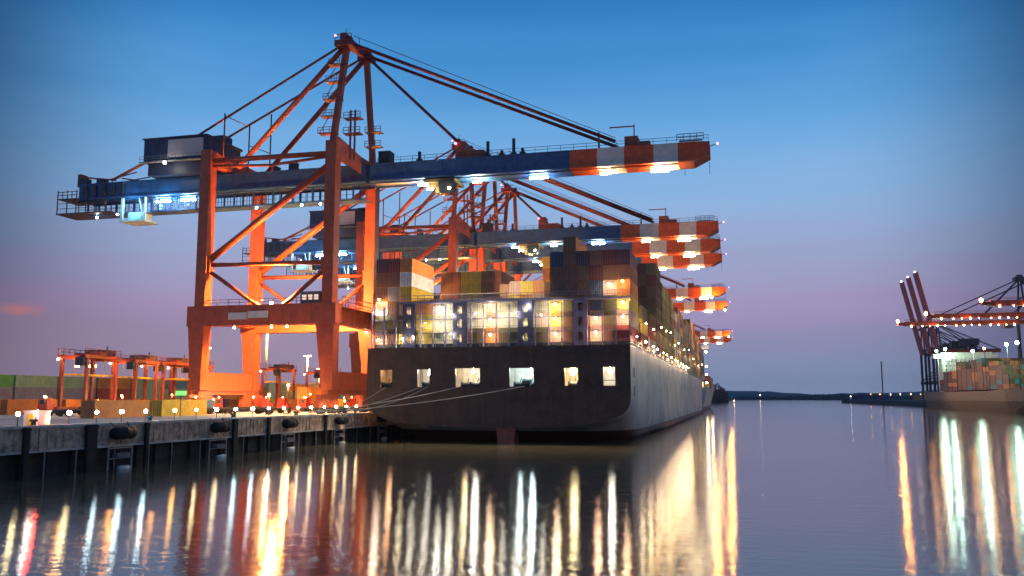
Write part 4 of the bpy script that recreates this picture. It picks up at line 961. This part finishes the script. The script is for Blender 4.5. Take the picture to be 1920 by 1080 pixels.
mast(-117.5, 140, 14.3, "short light mast glowing between the nearest straddle carrier's legs", watts=500, heads=3)
mast(-190, 620, 40, "faint distant light mast between waterside legs")
# yard containers deeper in: one far mass
b = MB(); rnd = random.Random(11)
for i in range(26):
    for j in range(9):
        x = -150-j*28-rnd.random()*6; y = 235+i*15
        for t in range(rnd.choice((1, 2, 3, 3))):
            b.box(x-1.2, x+1.2, y, y+12.2, 4.8+t*2.62, 7.35+t*2.62, rnd.randrange(6))
tag(b.build("yard_containers", [cmat(c) for c in ("orange", "teal", "red", "light green", "grey", "yellow")]), "mass of containers far back in the lit yard", "containers", kind="stuff")

# ------------------------------------------------------------------ opposite shore
b = MB(); b.box(181, 2500, 250, 1480, -2, 4.6); b.box(190, 2500, 1480, 1720, -2, 4.2); b.box(158, 180.9, 765, 1478, -2, 4.6)
tag(b.build("far_quay", mat("far_quay_ground", (.08, .075, .08), .9)), kind="structure")
def far_crane(loc, lb, raised, first=None):
    if first: c = copy_tree(first); c.location = loc; tag(c, lb); return c
    og = (0, 0, 0); r = empty("gantry_crane", (0, 0, 0), lb, "crane", "gantry cranes across the water")
    db = mat("far_crane_blue", (.03, .045, .09), .5); dr = mat("far_crane_red", (.34, .05, .02), .5)
    # local x: boom to -x, waterside leg at x=0
    for x in (0, 26):
        for yy in (-9, 9):
            b = MB(); b.box(x-.9, x+.9, yy-.9, yy+.9, 1.5, 46); b.build("leg", db, r, og)
            b = MB(); b.box(x-.7, x+.7, yy-3.5, yy+3.5, .1, 1.5); b.build("bogie", db, r, og)
    for yy in (-9, 9):
        b = MB(); b.box(-1.5, 27.5, yy-.8, yy+.8, 15, 17.5); b.build("portal_beam", db, r, og)
        b = MB(); b.tube((0, yy, 18), (26, yy, 42), .5, 8); b.build("diagonal_brace", db, r, og)
    for x in (0, 26): b = MB(); b.box(x-.8, x+.8, -8, 8, 43.5, 46); b.build("cross_girder", db, r, og)
    b = MB(); b.box(2, 46, -2.6, 2.6, 40, 43); b.build("main_girder", [dr], r, og)
    b = MB(); b.box(16, 30, -4.5, 4.5, 46.1, 51); b.box(15.7, 30.3, -4.8, 4.8, 51, 51.4); b.build("machinery_house", db, r, og)
    ap = Vector((0, 0, 64))
    for yy in (-7.5, 7.5):
        b = MB(); b.bar((0, yy, 46), (ap.x, yy*.3, ap.z), 1.0); b.build("mast_leg", db, r, og)
        b = MB(); b.tube((ap.x, yy*.3, ap.z), (26, yy, 46), .45, 8); b.build("back_leg", db, r, og)
        b = MB(); b.tube((ap.x, yy*.3, ap.z), (45, yy*.3, 43), .25, 8); b.build("backstay", db, r, og)
    b = MB(); b.box(ap.x-3.4, ap.x+3.4, -3, 3, ap.z-.8, ap.z+.8); b.box(ap.x-1.5, ap.x+1.5, -2, 2, ap.z+.8, ap.z+2); b.build("apex_head", db, r, og)
    if not raised:
        b = MB(); b.box(-72, 1.9, -2.6, 2.6, 40.4, 42.6)
        for k in range(18): b.box(-71+k*4, -70.85+k*4, -2.7, -2.61, 40.5, 42.5)
        b.box(-76, -72, -1.6, 1.6, 40.8, 42.2); b.rail([(-72, -2.5, 42.6), (1, -2.5, 42.6)], 1.1, 4, .06)
        b.build("boom", dr, r, og)
        for yy in (-2.4, 2.4):
            b = MB(); b.tube((ap.x, yy, ap.z), (-58, yy, 43), .28, 8); b.build("forestay", db, r, og)
            b = MB(); b.tube((ap.x, yy, ap.z), (-26, yy, 43), .28, 8); b.build("forestay", db, r, og)
        b = MB(); b.box(-12, -6, -2.8, 2.8, 38.4, 39.9); b.build("trolley", db, r, og)
        for k in range(14):
            b = MB(); b.ball((-68+k*5.2+(k*3 % 4)*.5, -2.9, 40.1), .26 if k % 3 else .42); b.build("boom_lamp", [E_WARM, E_WHITE, E_SOD][k % 3], r, og, True)
        b = MB(); b.ball((-76, 0, 43), .9); b.build("tip_lamp", E_SOD, r, og, True)
        for k in (1, 5): point("boom_light", (-64+k*10, -3.6, 38.5), 2500, C_SOD, .5, r, og)
    else:
        u = Vector((-math.cos(R(78)), 0, math.sin(R(78)))); p = Vector((-.5, 0, 41))
        b = MB()
        for yy in (-2.6, 2.6): b.bar(p+Vector((0, yy, 0)), p+Vector((0, yy, 0))+u*68, 2.0, 6.2)
        for k in range(12): q = p+u*(4+k*5.6); b.bar(q+Vector((0, -2, 0)), q+Vector((0, 2, 0)), 1.6, 1.6)
        b.build("boom", mat("raised_boom_maroon", (.42, .07, .08), .5), r, og)
        b = MB(); b.ball(p+u*69, .8); b.build("tip_lamp", emit("tip_pale", (1, .7, .8), 6), r, og, True)
        b = MB(); b.tube(ap, p+u*40, .22, 8); b.build("forestay", db, r, og)
    return r
fa = far_crane(None, "crane across the water with lowered boom, its tip farthest left", False); reg(fa); fa.location = (182+2.5, 570, 4.6)
fa.location = (183, 642, 4.6); fa.scale = (1, 1, 1.27)
point("tip_light", (-77.5, 0, 42.5), 26000, (1, .32, .06), .6, fa)
far_crane((190, 586, 4.6), "crane across the water with the middle one of three lowered booms", False, fa)
far_crane((203, 512, 4.6), "nearest crane across the water, apex at the right edge of the photo", False, fa)
fr = far_crane(None, "leftmost maroon raised crane boom across the water", True); reg(fr); fr.location = (163, 860, 4.6)
for y, lb in ((828, "middle one of three maroon raised crane booms across the water"), (796, "tallest rightmost maroon raised crane boom across the water")):
    far_crane((163, y, 4.6), lb, True, fr)
# ship across the water
f0 = (159, 600, 0); fs = empty("container_ship", f0, "grey-brown container ship moored across the water at right", "ship")
hb = mat("far_hull_paint", (.33, .25, .18), .6)
b = MB()
secs = [(745, 2, 19, 12.5), (730, 0, 20, 12), (560, 0, 20, 11.6), (530, 3, 19, 12.5), (508, 9, 14, 14), (490, 17, 6, 15.5), (484, 20, .5, 16)]
base = len(b.v)
for (yy, ins, hw, dz) in secs:
    c = 159
    low_ = max(.3, hw-3-ins*.25)
    b.v += [(c-low_, yy+ins*.7, -1), (c-hw, yy, 6), (c-hw-.4, yy, dz), (c+hw+.4, yy, dz), (c+hw, yy, 6), (c+low_, yy+ins*.7, -1)]
for i in range(len(secs)-1):
    for j in range(6): k = (j+1) % 6; b.f.append((i*6+j, i*6+k, (i+1)*6+k, (i+1)*6+j)); b.m.append(1 if j in (5,) else 0)
b.f.append((0, 1, 2, 3, 4, 5)); b.m.append(0); n = (len(secs)-1)*6; b.f.append(tuple(n+j for j in range(6))); b.m.append(0)
b.build("hull", [hb, HULLR], fs, f0)
b = MB(); b.box(143, 176, 690, 702, 12.1, 40); b.box(138, 180, 691, 699, 36, 39)
for z in range(15, 36, 3):
    for x in range(145, 175, 3): b.box(x, x+1.4, 689.9, 690-.01, z, z+1.1, 1)
b.build("superstructure", [WHITE, GLASS], fs, f0)
b = MB(); b.box(152, 158, 706, 714, 12, 40); b.box(148, 164, 703, 718, 12, 22); b.build("funnel", mat("far_funnel", (.5, .2, .08), .5), fs, f0)
b = MB()
for i in range(14): x = 140+i*2.8; b.box(x, x+.25, 688-.2, 689.6, 12.1, 36)
b.build("lashing_frame", WHITE, fs, f0)
for k, (y, x, em) in enumerate(((688, 139.5, E_GREEN), (660, 139.5, E_GREEN), (634, 140, E_WARM), (560, 139, E_WARM), (520, 140, E_GREEN), (505, 141, E_GREEN), (590, 140, E_GREEN))):
    z = 41 if y > 640 else 36
    b = MB(); b.bar((x, y, 12), (x, y, z), .3); lo = b.build("flood_mast", DARKST, fs, f0)
    b = MB(); b.ball((x-.3, y-.3, z), .9 if em is E_GREEN else .55); b.build("lamp", em, lo, f0, True)
    if k in (0, 1, 4, 6): point("flood_light", (x+2, y-3, z-2.5), 14000, (.6, 1, .75), 1, fs, f0)
b = MB(); rnd = random.Random(5)
for i, y in enumerate(range(522, 684, 13)):
    for k in range(14):
        n = [4, 5, 6, 6, 7, 7, 6, 6, 7, 6, 5, 5, 4][i % 13]-(1 if k < 3 and i % 3 == 0 else 0)
        for t in range(n): b.box(140.6+k*2.6, 143+k*2.6, y, y+12, 12.5+t*2.65, 15.05+t*2.65, rnd.choice((0, 0, 2, 2, 4, 5, 1)))
tag(b.build("stacked_containers", [cmat(c) for c in ("rust brown", "teal", "rust brown", "olive brown", "orange", "olive brown")]), "orange and brown containers heaped on the ship across the water", "containers", kind="stuff")
for y in (535, 575, 615, 650): point("far_hull_fill", (118, y, 22), 8000, (1, .66, .4), .6, fs, f0, 165, (150, y, 14))  # unseen fill spots added over the water to light the far hull
# stack on the far quay beside the ship's stern
k = 0
for x in (186, ):
    for t, c in enumerate(("yellow", "orange", "green", "red", "green")):
        container(x-3, 748, 4.6+t*2.6, c, f"{c} container in the stack on the far quay, {['lowest','second up','middle','fourth up','topmost'][t]}", "containers stacked on the far quay")
# pier, masts, beacons
pr_ = empty("jetty", (235, 1500, 0), "long low dark jetty across the water left of the moored ship", "jetty")
b = MB(); b.box(190, 290, 1468, 1479.9, 1.5, 4.6)
for x in range(191, 290, 5): b.box(x, x+1, 1466.5, 1468, -1, 4.0)
b.build("deck", DARKST, pr_, (235, 1500, 0))
b = MB(); b.box(262, 279, 1469, 1478, 4.6, 9); b.box(264, 276, 1470, 1477, 9, 11); b.build("shed", mat("shed_orange", (.5, .22, .06), .6), pr_, (235, 1500, 0))
for x in (200, 214, 229, 243, 258, 272):
    b = MB(); b.bar((x, 1470, 4.6), (x, 1470, 13), .3); b.ball((x, 1470, 13), .36, 1); b.build("jetty_lamp", [DARKST, E_WARM if x % 2 else E_SOD], pr_, (235, 1500, 0))
tm = MB(); tm.box(218, 219.6, 1475, 1476.6, 4.6, 64)
for k in range(12): tm.box(217.6, 220, 1474.6, 1477, 8+k*4.6, 8.3+k*4.6)
tag(tm.build("radio_mast", mat("mast_brown", (.20, .12, .11), .7), None, (219, 1476, 4.6)), "tall thin brown mast standing on the jetty", "mast")
bc = empty("beacon", (172, 1480, 0), "small pale beacon standing in the water before the jetty", "beacon")
b = MB(); b.tube((172, 1480, -1), (172, 1480, 9), 1.2, 10, .8); b.box(170.6, 173.4, 1478.6, 1481.4, 9, 9.4); b.build("tower", WHITE, bc, (172, 1480, 0))
b = MB(); b.ball((172, 1480, 10.2), .35); b.build("lamp", E_WHITE, bc, (172, 1480, 0), True)
lb_ = empty("shore_light", (88, 3700, 0), "single bright lamp on the dark far shore", "lamp")
b = MB(); b.tube((88, 3700, 0), (88, 3700, 18), .6, 8); b.build("post", DARKST, lb_, (88, 3700, 0)); b = MB(); b.ball((88, 3700, 18), 1.5); b.build("lamp", E_WARM, lb_, (88, 3700, 0), True)
ob = empty("channel_buoy", (-5, 1340, 0), "small orange lit channel buoy near the wooded point", "buoy")
b = MB(); b.tube((-5, 1340, -.5), (-5, 1340, 3), 1.4, 10, .5); b.build("float", mat("buoy_orange", (.6, .12, .03), .5), ob, (-5, 1340, 0)); b = MB(); b.ball((-5, 1340, 3.6), .5); b.build("lamp", E_SOD, ob, (-5, 1340, 0), True)
# far shore and hills
def hills():
    b = MB(); nx, ny = 150, 10; rn = random.Random(9); ph = [rn.random()*6.28 for _ in range(8)]
    for j in range(ny):
        for i in range(nx):
            x = -3500+i*65; yy = 3800+j*110
            f = math.sin(math.pi*j/(ny-1))
            h = 34+10*math.sin(x*.0021+ph[0])+7*math.sin(x*.006+ph[1])+4*math.sin(x*.017+ph[2]+j)+2.5*math.sin(x*.05+ph[3]+j*2)
            h += 8*max(0, min(1, (x-100)/800))
            b.v.append((x, yy+30*math.sin(x*.01), h*f if j else -1))
    for j in range(ny-1):
        for i in range(nx-1): a = j*nx+i; b.f.append((a, a+1, a+nx+1, a+nx)); b.m.append(0)
    tag(b.build("hills", mat("far_wooded_hill", (.10, .12, .15), 1, nscale=.02)), kind="structure")  # distance haze put into the hill colour, lightened
hills()
def leafmass(name, boxes, label, n, size, col, kind="stuff", cat="trees"):
    b = MB(); rn = random.Random(hash(name) % 1000 if False else 21)
    for (cx0, cy0, cz0, rx, ry, rz) in boxes:
        for _ in range(n):
            while True:
                p = Vector((rn.uniform(-1, 1), rn.uniform(-1, 1), rn.uniform(-.2, 1)))
                if p.length < 1: break
            c = Vector((cx0+p.x*rx, cy0+p.y*ry, cz0+p.z*rz)); a = Vector((rn.gauss(0, 1), rn.gauss(0, 1), rn.gauss(0, 1))).normalized()*size; d = a.cross(Vector((rn.gauss(0, 1), rn.gauss(0, 1), rn.gauss(0, 1)))).normalized()*size
            b.face([c-a, c+d, c+a, c-d])
    return tag(b.build(name, mat(name+"_leaves", col, .9, var=.3)), label, cat, kind=kind)
bx = [(-26-k*9, 1560+k*12, 2, 12+4*math.sin(k*2.3), 14, 24+7*math.sin(k*1.7)) for k in range(9)]
leafmass("wooded_point", bx, "brownish wooded point beyond the end of the quay", 900, 1.3, (.17, .12, .10))
bx = [(x, 3600+40*math.sin(x), 0, 60, 40, 17+5*math.sin(x*.13)) for x in range(40, 700, 45)]
leafmass("shore_wood", bx, "dark far-off wood along the opposite shore", 260, 5, (.08, .09, .11))
b = MB(); b.box(-2500, -20, 1500, 3700, -2, 2.0); tag(b.build("far_land", mat("far_land_ground", (.05, .05, .055), .9)), kind="structure")

# ------------------------------------------------------------------ air
hz = MB(); hz.box(-3600, 6400, -300, 7100, -3.5, 160)
hm = bpy.data.materials.new("haze_air"); hm.use_nodes = True; t = hm.node_tree; t.nodes.clear()
ho = t.nodes.new("ShaderNodeOutputMaterial"); hv = t.nodes.new("ShaderNodeVolumePrincipled")
hv.inputs["Color"].default_value = (.80, .84, .95, 1); hv.inputs["Density"].default_value = .00005; hv.inputs["Anisotropy"].default_value = .2
t.links.new(hv.outputs[0], ho.inputs["Volume"])
tag(hz.build("haze", hm), kind="stuff")
